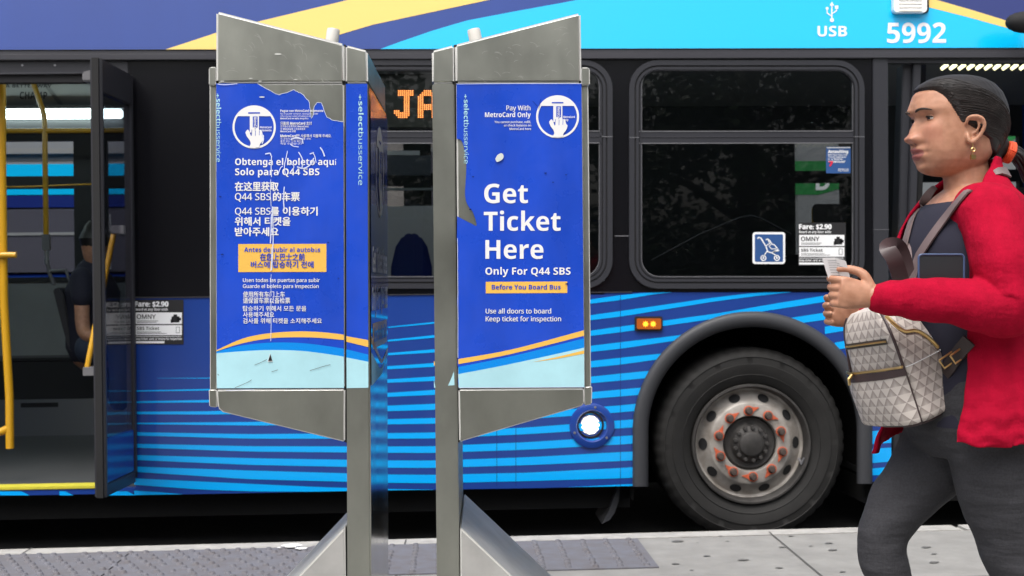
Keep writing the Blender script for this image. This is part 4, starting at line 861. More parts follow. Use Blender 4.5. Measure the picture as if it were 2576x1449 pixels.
m.sheet([[(x, y) for x, y in curve([(1246, 400), (1252, 390), (1262, 386), (1267, 394), (1262, 403), (1250, 408), (1246, 400)], 3)[:-1]]], 'gum', lambda P: K0(P, .004))
for pts, wd in [([(1148,212),(1280,211),(1462,211)],1.4), ([(1154,975),(1290,974.4),(1468,973)],1.2), ([(1151,600),(1152,760),(1152,900)],1.3), ([(1284,568),(1287,572)],2), ([(1340,255),(1352,268)],1), ([(1360,250),(1355,275)],1)]: m.ribbon2d(curve(pts, 4), wd, 'scratch' if wd > 1 else 'bus_navy', f4)
m.build('scratches', dec, smooth=False)
m = MB(); m.sheet([[(1142, 934), (1143.5, 969), (1127, 970), (1134, 955)]], 'decal_pale', fl(.0008)); m.sheet([[(1091.4, 908), (1093.5, 909), (1094, 919), (1091.6, 920)]], 'decal_yellow', fl(.0008)); m.sheet([[(1091.6, 955), (1096, 975), (1092, 976)]], 'decal_pale', fl(.0008)); m.build('decal_scrap', po, smooth=False)
# backs of both machines carry the same blue decal (seen mirrored in the bus windows)
for t, (x0, x1), ho_ in ((RK, (1152, 1462), ho),):
    bp = KP.off(DEP-.019); bk = lambda P, k=0.: bp.px(P, -.0025-k)
    m = MB(); P = bk([(x0, 213), (x1, 212), (x1+5, 972), (x0+3, 973)]); m.add(P, [(0, 1, 2, 3)], 'decal_blue'); bd = m.build('back_decal', ho_, smooth=False); m = MB()
    for s_, a, b_, y in (('Get', 1390, 1280, 511), ('Ticket', 1390, 1190, 580), ('Here', 1390, 1240, 651)): text(m, s_, lambda P, k: bk(P, k), b_, a, y, 48, 'decal_white', mirror=True)
    m.build('lettering', bd, smooth=False)
# scuffs on the hoods
m = MB()
hl = lambda P: KP.px(P, .0055)
rs = random.Random(3)
for i in range(30):
    x = rs.uniform(556, 850); y = rs.uniform(55+(x-543)*.27, 200); a = rs.uniform(-.7, .7)+(.5 if x > 700 else 0); L = rs.uniform(6, 34)
    m.ribbon2d(curve([(x, y), (x+L*.5*math.cos(a), y+L*.5*math.sin(a)), (x+L*math.cos(a+.3), y+L*math.sin(a+.3))], 3), [.15]+[.5]*5+[.15], 'steel_scuff', hl)
for x, y, r in ((632, 198, 3), (700, 137, 5), (660, 245, 4), (745, 201, 2.5), (655, 205, 2.5), (560, 205, 3)): m.sheet([[(x+r*1.8*math.cos(t), y+r*.45*math.sin(t)) for t in np.linspace(0, 6.28, 10, endpoint=False)]], 'steel_scuff', hl)
LKh = [o for o in LK.children if o.name.startswith('hood')][0]
m.build('scratches', LKh, smooth=False); m = MB()
for i in range(30):
    x = rs.uniform(1200, 1450); y = rs.uniform(115-(x-1200)*.22, 200); a = rs.uniform(-1.2, .5); L = rs.uniform(5, 26)
    m.ribbon2d(curve([(x, y), (x+L*.5*math.cos(a), y+L*.5*math.sin(a)), (x+L*math.cos(a+.3), y+L*math.sin(a+.3))], 3), [.15]+[.5]*5+[.15], 'steel_scuff', hl)
m.build('scratches', hd, smooth=False)

# ------------------------------------------------------------------ across the street
fb = root('parked_bus', (-3, 11.2, RZ), label='second blue and pale grey bus across the street, seen through the open doorway', cat='bus')
FBY = 11.2; fz_ = lambda py: W1(100, py, FBY)[2]
m = MB(); bx0, bx1 = -8.5, W1(640, 600, FBY)[0]
m.box((bx0, FBY, RZ+.3), (bx1, FBY+2.4, fz_(690)), 'bus_blue'); m.box((bx0, FBY, fz_(490)), (bx1, FBY+2.4, fz_(458)), 'bus_blue'); m.box((bx0+.1, FBY+.1, fz_(690)), (bx1-.1, FBY+2.3, fz_(490)), 'interior_dark')
m.build('body', fb, bevel=.02); m = MB(); m.box((bx0, FBY-.004, fz_(522)), (bx1, FBY+.02, fz_(492)), 'bus_navy'); m.box((bx0, FBY-.006, fz_(490)), (bx1, FBY+.01, fz_(413)), 'bus_bright_cyan'); m.build('stripe', fb, smooth=False)
m = MB(); m.box((bx0, FBY, fz_(458)), (bx1, FBY+2.4, fz_(405)), 'bus_pale'); m.box((bx0, FBY+.03, fz_(403)), (bx1, FBY+2.37, fz_(330)), 'bus_pale'); m.build('roof', fb, bevel=.06)
for k in range(7):
    x = bx0+.3+k*1.45
    if x+1.3 < bx1:
        m = MB(); m.prism(YP(FBY-.005).px([project((x, FBY-.005, fz_(526))), project((x+1.3, FBY-.005, fz_(526))), project((x+1.3, FBY-.005, fz_(685))), project((x, FBY-.005, fz_(685)))]), (0, .03, 0), 'facade_window'); wn = m.build('window', fb)
        m = MB(); m.box((x+.9, FBY-.012, fz_(680)), (x+.94, FBY-.004, fz_(540)), 'bus_pale'); m.box((x, FBY-.012, fz_(592)), (x+1.3, FBY-.004, fz_(585)), 'bus_pale'); m.build('frame', wn, smooth=False)
for x in (bx0+2.2, bx1-1.5):
    m = MB(); m.lathe((x, FBY-.02, RZ+.48), [(.1, .0), (.28, .02), (.3, -.0), (.46, -.01), (.48, .03), (.48, .26)], 'tyre', 40); m.build('wheel', fb)
tr = root('box_truck', (2.6, 13.0, RZ), label='green and white box truck across the street, seen through the bus windows', cat='truck')
TY = 13.0; tz = lambda py: W1(2060, py, TY)[2]
m = MB(); tx0, tx1_ = W1(2000, 400, TY)[0], W1(2900, 400, TY)[0]
m.box((tx0, TY, tz(760)), (tx1_, TY+2.3, tz(235)), 'bus_pale'); cg = m.build('cargo_box', tr, bevel=.02); m = MB()
m.sheet([[(2000, 405), (2320, 405), (2560, 300), (2880, 300), (2880, 345), (2560, 345), (2440, 420), (2130, 470), (2060, 490), (2000, 490)]], 'truck_green', lambda P: YP(TY).px(P, .003)); text(m, 'D', lambda P, k: YP(TY).px(P, .004+k), 2052, 2088, 478, 46, 'bus_white'); m.build('livery', cg, smooth=False)
m = MB(); m.prism(YP(TY+.05).px([(1995, 800), (1995, 560), (1940, 545), (1880, 640), (1860, 700), (1860, 800)]), (0, 2.1, 0), 'truck_green'); m.build('cab', tr, bevel=.04)
m = MB(); m.prism(YP(TY+.04).px([(1985, 660), (1985, 575), (1945, 560), (1895, 650)]), (0, .02, 0), 'facade_window'); m.build('cab_window', tr)
m = MB(); m.box((tx0-1., TY+.3, RZ+.5), (tx1_, TY+2, tz(762)), 'interior_dark'); m.build('frame', tr, smooth=False)
for x in (tx0-.55, tx1_-.9):
    m = MB(); m.lathe((x, TY, RZ+.42), [(.08, .0), (.25, .03), (.27, -.0), (.40, -.01), (.42, .03), (.42, .26)], 'tyre', 36); m.build('wheel', tr)
fa = root('shop_building', (0, 22, 0), label='brick shop building on the far side of the street behind the buses', cat='building')
m = MB(); m.box((-26, 22.0, RZ), (26, 34, 11), 'facade'); m.build('wall', fa, bevel=.03)
m = MB(); m.box((-26.1, 21.75, 4.2), (26.1, 22.0, 4.6), 'bus_pale'); m.build('cornice', fa, bevel=.03)
for r_ in range(2):
    for k in range(13):
        x = -24.6+k*4; z = .6 if r_ == 0 else 6.0
        m = MB(); m.box((x-.08, 21.93, z-.08), (x+2.88, 22.0, z+2.9), 'bus_pale'); wn = m.build('window', fa, bevel=.02); m = MB(); m.box((x, 21.91, z), (x+2.8, 21.929, z+2.82), 'facade_window'); m.build('pane', wn, smooth=False)

# ------------------------------------------------------------------ behind the viewer: park railing and trees (mirrored in the windows and the steel)
rl = root('park_railing', (0, -5.4, 0), label='black iron park railing mirrored low in the dark bus windows', cat='fence')
m = MB(); m.box((-14, -5.45, 0), (14, -5.35, .12), 'concrete'); m.build('plinth', rl, bevel=.01)
m = MB()
for z in (.25, 1.35): m.box((-14, -5.42, z), (14, -5.38, z+.05), 'iron')
m.build('rail', rl)
m = MB()
for k in range(210):
    x = -13.9+k*.1325; m.box((x-.009, -5.409, .12), (x+.009, -5.391, 1.5), 'iron'); m.add([(x-.014, -5.414, 1.5), (x+.014, -5.414, 1.5), (x+.014, -5.386, 1.5), (x-.014, -5.386, 1.5), (x, -5.4, 1.6)], [(0, 1, 4), (1, 2, 4), (2, 3, 4), (3, 0, 4)], 'iron')
m.build('bars', rl, smooth=False)
def tree(seed, h, rad, base):
    rr = random.Random(seed); t = root('park_tree', (0, 0, 0), label='dense leafy park tree mirrored darkly in the bus windows', cat='tree', group='trees in the park behind the viewer')
    m = MB(); tips = []
    m.tube([(0, 0, -.1), (.05, 0, h*.2), (-.05, .05, h*.45), (.02, 0, h*.75)], [.24, .19, .14, .05], 'bark', 10)
    for k in range(9):
        a = k*2.4+rr.random(); z0 = h*(.22+.05*k); L = rad*(.9-.04*k); e = (L*math.cos(a), L*math.sin(a), z0+h*.16)
        m.tube([(0, 0, z0), (e[0]*.5, e[1]*.5, z0+h*.1), e], [.09, .06, .02], 'bark', 6); tips.append(e)
    m.build('trunk', t); m = MB(); V = []; Fc = []
    cl = [(e[0]*rr.uniform(.5, 1.1), e[1]*rr.uniform(.5, 1.1), e[2]+rr.uniform(-h*.14, h*.12)) for e in tips for _ in range(3)]+[(rr.uniform(-.5, .5)*rad, rr.uniform(-.5, .5)*rad, h*rr.uniform(.55, 1.)) for _ in range(10)]+[(rad*.8*math.cos(q), rad*.8*math.sin(q), base+rr.uniform(0, .5)) for q in np.arange(0, 6.2, .7)]
    for c in cl:
        cr = rr.uniform(.55, 1.0)*rad*.36
        for _ in range(300):
            d = Vector((rr.gauss(0, 1), rr.gauss(0, 1), rr.gauss(0, .8))); d = d.normalized()*cr*rr.random()**.4; p = Vector(c)+d; s_ = rr.uniform(.05, .11)
            a = Vector((rr.gauss(0, 1), rr.gauss(0, 1), rr.gauss(0, .6))).normalized(); b_ = a.cross(Vector((rr.gauss(0, 1), rr.gauss(0, 1), 1))).normalized()
            k = len(V); V += [p-a*s_, p+b_*s_*.5, p+a*s_, p-b_*s_*.5]; Fc.append((k, k+1, k+2, k+3))
    m.add(V, Fc, 'leaf'); m.build('crown', t, smooth=False); return t
t0 = tree(11, 6.2, 2.3, 1.3)
spots = [(-6.6, -8.6, .3, 1.1), (-2.6, -9.4, 1.7, 1.2), (1.4, -8.2, 3.0, 1.05), (5.2, -9.2, 4.4, 1.2), (9.4, -8.6, 5.3, 1.1), (-10.6, -9.2, 2.2, 1.15)]
for i, (x, y, a, s_) in enumerate(spots):
    if i == 0: o = t0
    else:
        o = t0.copy(); COL.objects.link(o)
        for ch in t0.children: c = ch.copy(); COL.objects.link(c); c.parent = o
    o.location = (x, y, RZ); o.rotation_euler = (0, 0, a); o.scale = (s_, s_, s_)

# ------------------------------------------------------------------ the woman walking past
from mathutils.bvhtree import BVHTree
WY = 2.75; MP = 1/1164.                       # her distance and metres per px there
def WP(px, py, dy=0.): return YP(WY+dy).px([(px, py)])[0]
def dirs(deg): a = R(deg); return np.array([-math.cos(a), -math.sin(a), 0]), np.array([math.sin(a), -math.cos(a), 0])
Z3 = np.array([0, 0, 1.])
g = WP(2450, 1000); g[2] = 0
woman = root('person', tuple(g), 0, label='woman in a red cardigan and dark trousers walking past, holding a small paper', cat='person')
mat('hair', (.012, .010, .010), .42, bump=(70, (.12, .5, 1), .18, .002))
mat('hair_strand', (.020, .017, .016), .38, var=(40, U3, .5, 1.7))
mat('hair_tie', (.85, .10, .03), .6)
mat('cardigan', (.39, .003, .026), .9, spec=.12, var=(40, (1, 1, .3), .82, 1.08), bump=(260, (1, 1, .35), .55, .003), bump2=(9, (1, 1, 2.2), .45, .02))
mat('shirt', (.014, .014, .030), .85, bump=(300, U3, .2, .001))
mat('trousers', (.034, .034, .040), .85, var=(220, U3, .75, 1.25), bump=(200, (1, 1, .4), .35, .002), bump2=(13, (.7, .7, 2.6), .5, .014))
mat('eye_white', (.62, .58, .54), .2); mat('iris', (.02, .011, .007), .15); mat('brow', (.03, .02, .016), .8); mat('gold', (.75, .52, .22), .28, 1)
mat('shoe', (.02, .02, .022), .6); mat('strap_taupe', (.17, .125, .125), .55, bump=(150, U3, .1, .001)); mat('strap_dark', (.040, .028, .028), .5)
mat('paper', (.72, .71, .72), .8, var=(20, U3, .93, 1.02)); mat('tablet_cover', (.022, .024, .028), .4); mat('tablet_edge', (.05, .09, .19), .4)
mat('zip_dark', (.06, .05, .04), .5); mat('leather_brown', (.055, .034, .036), .45)
skin = mat('skin', (.36, .165, .095), .52, sss=.10, bump=(420, U3, .22, .0008), rvar=(40, U3, .40, .62))
n_ = skin.node_tree.nodes; l_ = skin.node_tree.links; at = n_.new('ShaderNodeAttribute'); at.attribute_name = 'tint'
sp = n_.new('ShaderNodeSeparateColor'); l_.new(at.outputs['Color'], sp.inputs[0])
tx = n_.new('ShaderNodeTexNoise'); tx.inputs['Scale'].default_value = 55; tco = n_.new('ShaderNodeTexCoord'); l_.new(tco.outputs['Object'], tx.inputs[0])
rmp = n_.new('ShaderNodeValToRGB'); rmp.color_ramp.elements[0].position = .3; rmp.color_ramp.elements[1].position = .75; rmp.color_ramp.elements[0].color = (.39, .185, .110, 1); rmp.color_ramp.elements[1].color = (.52, .268, .172, 1); l_.new(tx.outputs[0], rmp.inputs[0])
prev = rmp.outputs[0]
for ch, c in ((0, (.33, .105, .09)), (1, (.46, .18, .12)), (2, (.05, .03, .022))):
    mx = n_.new('ShaderNodeMix'); mx.data_type = 'RGBA'; l_.new(sp.outputs[ch], mx.inputs[0]); l_.new(prev, mx.inputs[6]); mx.inputs[7].default_value = (*c, 1); prev = mx.outputs[2]
l_.new(prev, n_['Principled BSDF'].inputs['Base Color'])

def loft(m, rings, mt, closed=True):
    n = len(rings[0]); V = [p for r_ in rings for p in r_]
    fx = [(i*n+k, i*n+(k+1) % n, (i+1)*n+(k+1) % n, (i+1)*n+k) for i in range(len(rings)-1) for k in range(n)]
    if closed: fx += [tuple(reversed(range(n))), tuple((len(rings)-1)*n+k for k in range(n))]
    m.add(V, fx, mt)
def remesh(m, voxel, it=4, fac=.5):
    me = bpy.data.meshes.new('tmp'); me.from_pydata(m.v, [], m.f); bm = bmesh.new(); bm.from_mesh(me)
    bmesh.ops.remove_doubles(bm, verts=bm.verts, dist=1e-6); bmesh.ops.recalc_face_normals(bm, faces=bm.faces); bm.to_mesh(me); bm.free()
    o = bpy.data.objects.new('tmp', me); COL.objects.link(o)
    r_ = o.modifiers.new('r', 'REMESH'); r_.mode = 'VOXEL'; r_.voxel_size = voxel
    s_ = o.modifiers.new('s', 'SMOOTH'); s_.iterations = it; s_.factor = fac
    bpy.context.view_layer.update(); dg = bpy.context.evaluated_depsgraph_get(); e = bpy.data.meshes.new_from_object(o.evaluated_get(dg))
    n = len(e.vertices); V = np.empty(n*3); e.vertices.foreach_get('co', V); V = V.reshape(-1, 3); N = np.empty(n*3); e.vertices.foreach_get('normal', N); N = N.reshape(-1, 3)
    Fc = [tuple(p.vertices) for p in e.polygons]
    bpy.data.objects.remove(o); bpy.data.meshes.remove(me); bpy.data.meshes.remove(e); return V, N, Fc
def smoothpath(P, n=8): return [np.array(q) for q in curve3(P, n)]
def curve3(P, n):
    P = np.array(P, float); out = []
    for i in range(len(P)-1):
        p0, p1, p2, p3 = P[max(i-1, 0)], P[i], P[i+1], P[min(i+2, len(P)-1)]
        for t in np.linspace(0, 1, n, endpoint=False): out.append(.5*((2*p1)+(-p0+p2)*t+(2*p0-5*p1+4*p2-p3)*t*t+(-p0+3*p1-3*p2+p3)*t**3))
    return out+[P[-1]]
def limb(m, pts, radii, mt, n=20, k=6, fold=None):   # tapered limb through joints; radii interpolated; fold(t, ang) -> factor
    Q = curve3(pts, k); rr = np.interp(np.linspace(0, len(pts)-1, len(Q)), range(len(pts)), radii)
    rings = []; prev = None
    for i, p in enumerate(Q):
        t = Q[min(i+1, len(Q)-1)]-Q[max(i-1, 0)]; t = t/np.linalg.norm(t)
        if prev is None: a = Z3 if abs(t[2]) < .9 else np.array([1., 0, 0]); prev = np.cross(t, a)
        prev = prev-t*(prev@t); prev /= np.linalg.norm(prev); q = np.cross(t, prev)
        rings.append([p+(prev*math.cos(a)+q*math.sin(a))*rr[i]*(fold(i/(len(Q)-1), a) if fold else 1) for a in np.linspace(0, 2*math.pi, n, endpoint=False)])
    # rounded ends
    def cap(ring, c, d, r_): return [[c+d*r_*.5+(np.array(q)-c)*.82 for q in ring], [c+d*r_*.85+(np.array(q)-c)*.45 for q in ring]]
    t0_ = Q[0]-Q[1]; t0_ /= np.linalg.norm(t0_); t1_ = Q[-1]-Q[-2]; t1_ /= np.linalg.norm(t1_)
    rings = cap(rings[0], Q[0], t0_, rr[0])[::-1]+rings+cap(rings[-1], Q[-1], t1_, rr[-1]); loft(m, rings, mt)

# head: a measured profile, front surface as a function of (l, u)
HF, HL = dirs(9); HU = np.array([-.02, 0, 1.]); HU /= np.linalg.norm(HU); H0 = WP(2399, 305)
uk = [-.122, -.119, -.113, -.105, -.09, -.07, -.05, -.03, -.01, .005, .02, .035, .056, .075, .086, .092, .095]
ffk = [.045, .064, .077, .084, .0885, .0925, .0935, .0925, .0925, .0935, .0985, .0965, .0885, .070, .050, .030, .0]
bbk = [-.02, -.035, -.045, -.055, -.066, -.082, -.096, -.108, -.115, -.117, -.117, -.114, -.106, -.09, -.07, -.05, -.02]
wwk = [.018, .029, .041, .052, .063, .0705, .0735, .0745, .0748, .075, .075, .0735, .068, .056, .042, .028, .008]
_ug = np.linspace(-.122, .095, 435); _kk = np.hanning(19); _kk /= _kk.sum()
def _sm(v): a = np.interp(_ug, uk, v); b = np.convolve(np.pad(a, 9, mode='edge'), _kk, 'valid'); k = np.clip(np.minimum(_ug+.122, .095-_ug)/.014, 0, 1); return a*(1-k)+b*k
_F, _B, _W = _sm(ffk), _sm(bbk), _sm(wwk)
def hp(u): return np.interp(u, _ug, _F), np.interp(u, _ug, _B), np.interp(u, _ug, _W)
def g2(x, s): return math.exp(-.5*(x/s)**2)
def feat(l, u):
    d = 0.; al = abs(l)
    if -.056 < u < .02:                       # nose
        t = min(1, max(0, (.010-u)/.050)); hgt = .0200*t**1.15 if u > -.040 else .0200*max(0, 1-((-.040-u)/.0135)**2); sg = .0062+.0072*t
        d += hgt*g2(l, sg)
    d += .0105*g2(al-.0150, .0056)*g2(u+.0420, .0068)
    d += -.0105*g2(al-.032, .015)*g2(u-.002, .0095) + .0050*g2(al-.028, .017)*g2(u-.020, .0065) - .0022*g2(l-.006, .003)*g2(u-.022, .007) - .0022*g2(l+.006, .003)*g2(u-.022, .007) - .004*g2(l, .01)*g2(u-.006, .008)
    d += .0055*g2(al-.046, .016)*g2(u+.022, .015) + .0035*g2(al-.045, .02)*g2(u+.070, .022) - .0028*g2(al-.030-.25*max(0, -.05-u), .006)*g2(u+.055, .013)
    d += .0092*g2(l, .0165)*g2(u+.0640, .0050) + .0088*g2(l, .0155)*g2(u+.0798, .0054) - .0062*g2(l, .021)*g2(u+.0718, .0021) - .002*g2(l, .003)*g2(u+.056, .005)
    d += -.0045*g2(l, .017)*g2(u+.0915, .0055) + .004*g2(l, .014)*g2(u+.107, .009) - .0025*g2(al-.026, .004)*g2(u+.071, .008) - .002*g2(al-.021-.3*max(0, -.045-u), .004)*g2(u+.054, .012)
    return d
def headpt(th, u, off=0.):
    ff, bb, ww = hp(u); fc = -.012; c, s_ = math.cos(th), math.sin(th); l = ww*math.copysign(abs(s_)**.92, s_)
    f = fc+(ff-fc)*abs(c)**.78 if c >= 0 else fc-(fc-bb)*abs(c)**.9
    if c > 0: f += feat(l, u)*min(1, c*2.5)
    return np.array([f, l, u])
def hw(p): return H0+HF*p[0]*1.0+HL*p[1]+HU*p[2]
def front(l, u):                              # face surface point at (l, u)
    ff, bb, ww = hp(u); s_ = min(.999, abs(l)/ww)**(1/.92); return headpt(math.asin(s_)*(1 if l >= 0 else -1), u)
us = np.concatenate([np.linspace(-.122, -.095, 14), np.linspace(-.094, .03, 90), np.linspace(.032, .095, 30)])
ths = np.concatenate([np.linspace(-1.4, 1.4, 121), np.linspace(1.42, 2*math.pi-1.42, 70)])
body = MB(); loft(body, [[hw(headpt(t, u)) for t in ths] for u in us], 'skin')
for sgn in (1, -1):                           # ears
    ec = np.array([-.020, .0755*sgn, -.022]); pth = []
    for t in np.linspace(R(-150), R(95), 14): pth.append(ec+np.array([-.004+.017*math.cos(t)*-1, sgn*(.012-.004*math.cos(t)), .029*math.sin(-t)*-1+.002]))
    base = [hw(ec+np.array([.016*math.cos(t), sgn*.006, .029*math.sin(t)])) for t in np.linspace(0, 2*math.pi, 16, endpoint=False)]
    ear = [(-.006, -.031), (.004, -.027), (.012, -.012), (.014, .004)]   # lobe to front edge
    rim = [np.array([x+.022, sgn*(.0745+y), z*.84-.016]) for x, y, z in [(-.004, .004, .000), (-.006, .010, .014), (-.018, .016, .018), (-.032, .019, .012), (-.038, .019, -.004), (-.034, .015, -.022), (-.024, .010, -.038), (-.014, .007, -.047), (-.008, .005, -.040), (-.007, .003, -.028)]]
    limb(body, [hw(p) for p in rim], [.0035, .0042, .0046, .0046, .0044, .0042, .0050, .0058, .0050, .0036], 'skin', 10, 4)
    loft(body, [[hw(np.array([.002+.015*math.cos(t)+.004*math.sin(t)*-.0, sgn*(.070+yo-.1*(.015*math.cos(t))), -.025+.026*math.sin(t)])) for t in np.linspace(0, 2*math.pi, 18, endpoint=False)] for yo in (-.004, .0075)], 'skin')
    limb(body, [hw(np.array([x+.022, sgn*(.0745+y), z*.84-.016])) for x, y, z in [(-.012, .010, .010), (-.024, .014, .008), (-.028, .013, -.008), (-.020, .010, -.024)]], [.003]*4, 'skin', 8, 4)
TF, TL = dirs(5)
def TP(px, py): return WP(px, py)
def tring(py, cx, a, b, n=48, dz=0.): c = WP(cx, py); return [c+TF*a*math.cos(t)*(1 if math.cos(t) > 0 else .92)+TL*b*math.copysign(abs(math.sin(t))**.9, math.sin(t))+Z3*dz*math.cos(t) for t in np.linspace(0, 2*math.pi, n, endpoint=False)]
limb(body, [hw(np.array([-.028, 0, -.02])), hw(np.array([-.022, 0, -.085])), WP(2432, 452), WP(2440, 520), WP(2440, 580)], [.050, .050, .049, .056, .07], 'skin', 28)
TR_ = [(472, 2440, .060, .080), (490, 2440, .078, .115), (515, 2438, .094, .150), (545, 2436, .106, .168), (600, 2432, .124, .176), (650, 2430, .132, .172), (700, 2431, .128, .166), (760, 2433, .121, .160), (830, 2435, .120, .160), (900, 2435, .126, .168), (980, 2435, .132, .180), (1060, 2436, .130, .178)]
loft(body, [tring(py, cx, a-.012, b-.012) for py, cx, a, b in TR_], 'skin')
# arms: near (left) arm bent across the body, far (right) arm reaching behind the bag
shN = WP(2508, 540, -.165); elN = WP(2522, 765, -.215); wrN = WP(2205, 748, -.20)
shF = WP(2372, 545, .165); elF = WP(2335, 800, .17); wrF = WP(2160, 800, .075)
limb(body, [shN, (shN+elN)/2, elN, (elN+wrN)/2, wrN], [.047, .043, .038, .033, .0255], 'skin')
limb(body, [shF, (shF+elF)/2, elF, (elF+wrF)/2, wrF], [.047, .043, .038, .033, .0255], 'skin')
hipF, knF, anF = WP(2420, 1030, .075), WP(2221, 1345, .06), WP(2290, 1800, .05); hipN, knN, anN = WP(2470, 1030, -.08), WP(2562, 1430, -.075), WP(2700, 1790, -.07)
anF[2] = .11; anN[2] = .13
for h, k, a in ((hipF, knF, anF), (hipN, knN, anN)): limb(body, [h, (h+k)/2, k, (k+a)/2+TF*-.01, a], [.080, .070, .050, .045, .033], 'skin')
def hand(wr, d, up_, nrm, size, curls, spread, thumb):
    """palm from the wrist along d; fingers stacked along up_ (index at +), bending towards nrm; each finger tapers over three joints."""
    L = .088*size; kn = wr+d*L
    rows = []
    for t, hw_, hn in ((-.15, .021, .019), (.15, .026, .017), (.55, .034, .0155), (.85, .037, .0140), (1.0, .0365, .0125)):
        c = wr+d*L*t; rows.append([c+up_*hw_*size*math.cos(q)+nrm*hn*size*math.sin(q) for q in np.linspace(0, 2*math.pi, 18, endpoint=False)])
    loft(body, rows, 'skin')
    for i, ln in enumerate((.070, .078, .073, .058)):
        o = (.0275-.0185*i)*size; p = kn+up_*o-d*.006*size; ang = 0; P = [p-d*.02*size, p]; rr = [.0082*size, .0086*size]
        for j, (q, sl) in enumerate(zip(curls[i], (.44, .31, .25))):
            ang += R(q); v = d*math.cos(ang)+nrm*math.sin(ang)+up_*spread*(1.5-i)*.06; P.append(P[-1]+v/np.linalg.norm(v)*ln*sl*size); rr.append((.0080, .0073, .0060)[j]*size)
        limb(body, P, rr, 'skin', 12, 4)
    P = [wr+d*L*.18+up_*.018*size]; rr = [.0135*size, .0115*size, .0098*size, .0075*size]
    for v, sl in zip(thumb, (.036, .032, .026)): v = d*v[0]+up_*v[1]+nrm*v[2]; P.append(P[-1]+v/np.linalg.norm(v)*sl*size)
    limb(body, P, rr, 'skin', 12, 4)
dN = np.array([-1, 0, .16]); dN /= np.linalg.norm(dN); upN = np.array([.16, 0, 1.]); upN /= np.linalg.norm(upN); nN = np.array([0, 1., 0])
hand(wrN, dN, upN, nN, .90, [(46, 62, 40), (60, 66, 42), (66, 70, 42), (70, 72, 40)], 0, [(.55, .85, .25), (.95, .25, .35), (1, -.12, .3)])
dF = np.array([-.80, -.30, .18]); dF /= np.linalg.norm(dF); upF = Z3-dF*dF[2]; upF /= np.linalg.norm(upF); nF = np.cross(upF, dF); nF = -nF if nF[1] > 0 else nF
hand(wrF, dF, upF, nF, .86, [(12, 30, 20), (14, 36, 24), (18, 42, 24), (22, 46, 24)], .5, [(.5, .8, .4), (.8, .3, .5), (1, 0, .4)])
V, N, Fc = remesh(body, .0025, 3, .4)
# skin colours: lips, cheek flush; shade painted dark into nostrils and mouth line
loc = (V-H0)@np.stack([HF, HL, HU], 1); tint = np.zeros((len(V), 4)); tint[:, 3] = 1
near = (loc[:, 0] > .05) & (np.abs(loc[:, 1]) < .06) & (np.abs(loc[:, 2]) < .13)
l, u = loc[:, 1], loc[:, 2]
up_edge = -.0595-.0035*(l/.02)**2+.0012*np.exp(-(np.abs(l)-.006)**2/.00002); lo_edge = -.0865+.010*(l/.024)**2
lip = near*np.clip((up_edge-u)/.0012+.5, 0, 1)*np.clip((u-lo_edge)/.0015+.5, 0, 1)*np.clip((.0245-np.abs(l))/.002, 0, 1)
tint[:, 0] = lip; tint[:, 1] = near*(.55*np.exp(-((np.abs(l)-.045)**2+(u+.03)**2)/(2*.018**2))+.5*np.exp(-(l**2+(u+.04)**2)/(2*.012**2)))
tint[:, 2] = near*np.maximum(.95*np.exp(-((np.abs(l)-.0078)/.0036)**2-((u+.0505)/.0022)**2), .9*np.exp(-((u+.0718)/.0012)**2)*(np.abs(l) < .024))
for ch in (): pass
m = MB(); m.add(V, Fc, 'skin')
for sgn in (1, -1):                           # eyelids
    ec = front(.0315*sgn, .002)+np.array([-.0086, 0, 0]); rl_ = .0136
    for lo, hi in ((13, 80), (-80, -19)):
        rows = []
        for e in np.linspace(lo, hi, 10): rows.append([hw(ec+rl_*np.array([math.cos(R(e))*math.cos(a), math.cos(R(e))*math.sin(a), math.sin(R(e))-.16*math.sin(a)**2*(1 if lo > 0 else -.6)])) for a in np.linspace(-1.35, 1.35, 22)])
        k = len(rows[0]); m.add([p for r_ in rows for p in r_], [(i*k+j, i*k+j+1, (i+1)*k+j+1, (i+1)*k+j) for i in range(len(rows)-1) for j in range(k-1)], 'skin')
bo = m.build('body', woman, sharp=80)
ca = bo.data.color_attributes.new('tint', 'FLOAT_COLOR', 'POINT'); full = np.zeros((len(bo.data.vertices), 4)); full[:len(V)] = tint; ca.data.foreach_set('color', full.ravel())
BVB = BVHTree.FromPolygons([tuple(v) for v in V], Fc)
for sgn in (1, -1):
    ec = front(.0315*sgn, .002)+np.array([-.0086, 0, 0]); m = MB(); rings = []; ax = hw(ec)
    gd = HF*.93+HL*-.06*sgn*0+np.array([0, -.0, 0]); gd = HF
    for t in np.linspace(.02, math.pi-.02, 22): rings.append([ax+.0124*(HF*math.cos(t)+(HL*math.cos(q)+HU*math.sin(q))*math.sin(t)) for q in np.linspace(0, 2*math.pi, 24, endpoint=False)])
    nn = 24
    for i in range(21): m.add(rings[i]+rings[i+1], [(k, nn+k, nn+(k+1) % nn, (k+1) % nn) for k in range(nn)], 'iris' if i < 4 else 'eye_white')
    m.build('eye', woman)
    m = MB(); P = []
    for t in np.linspace(0, 1, 10): l = (.013+.036*t)*sgn; P.append(front(l, .0165+.0085*math.sin(t*2.2)-.006*t)+np.array([.0012, 0, 0]))
    rr = np.interp(np.linspace(0, 1, 10), [0, .2, .7, 1], [.0016, .0028, .0024, .0008])
    m.tube([hw(p) for p in P], rr, 'brow', 8); m.build('eyebrow', woman)
    m = MB(); m.tube([hw(ec+.0139*np.array([math.cos(R(13))*math.cos(a), math.cos(R(13))*math.sin(a), math.sin(R(13))-.16*math.sin(a)**2])) for a in np.linspace(-1.0, 1.1, 12)], [.0006]+[.0015]*10+[.0006], 'brow', 6); m.build('eyelashes', woman)
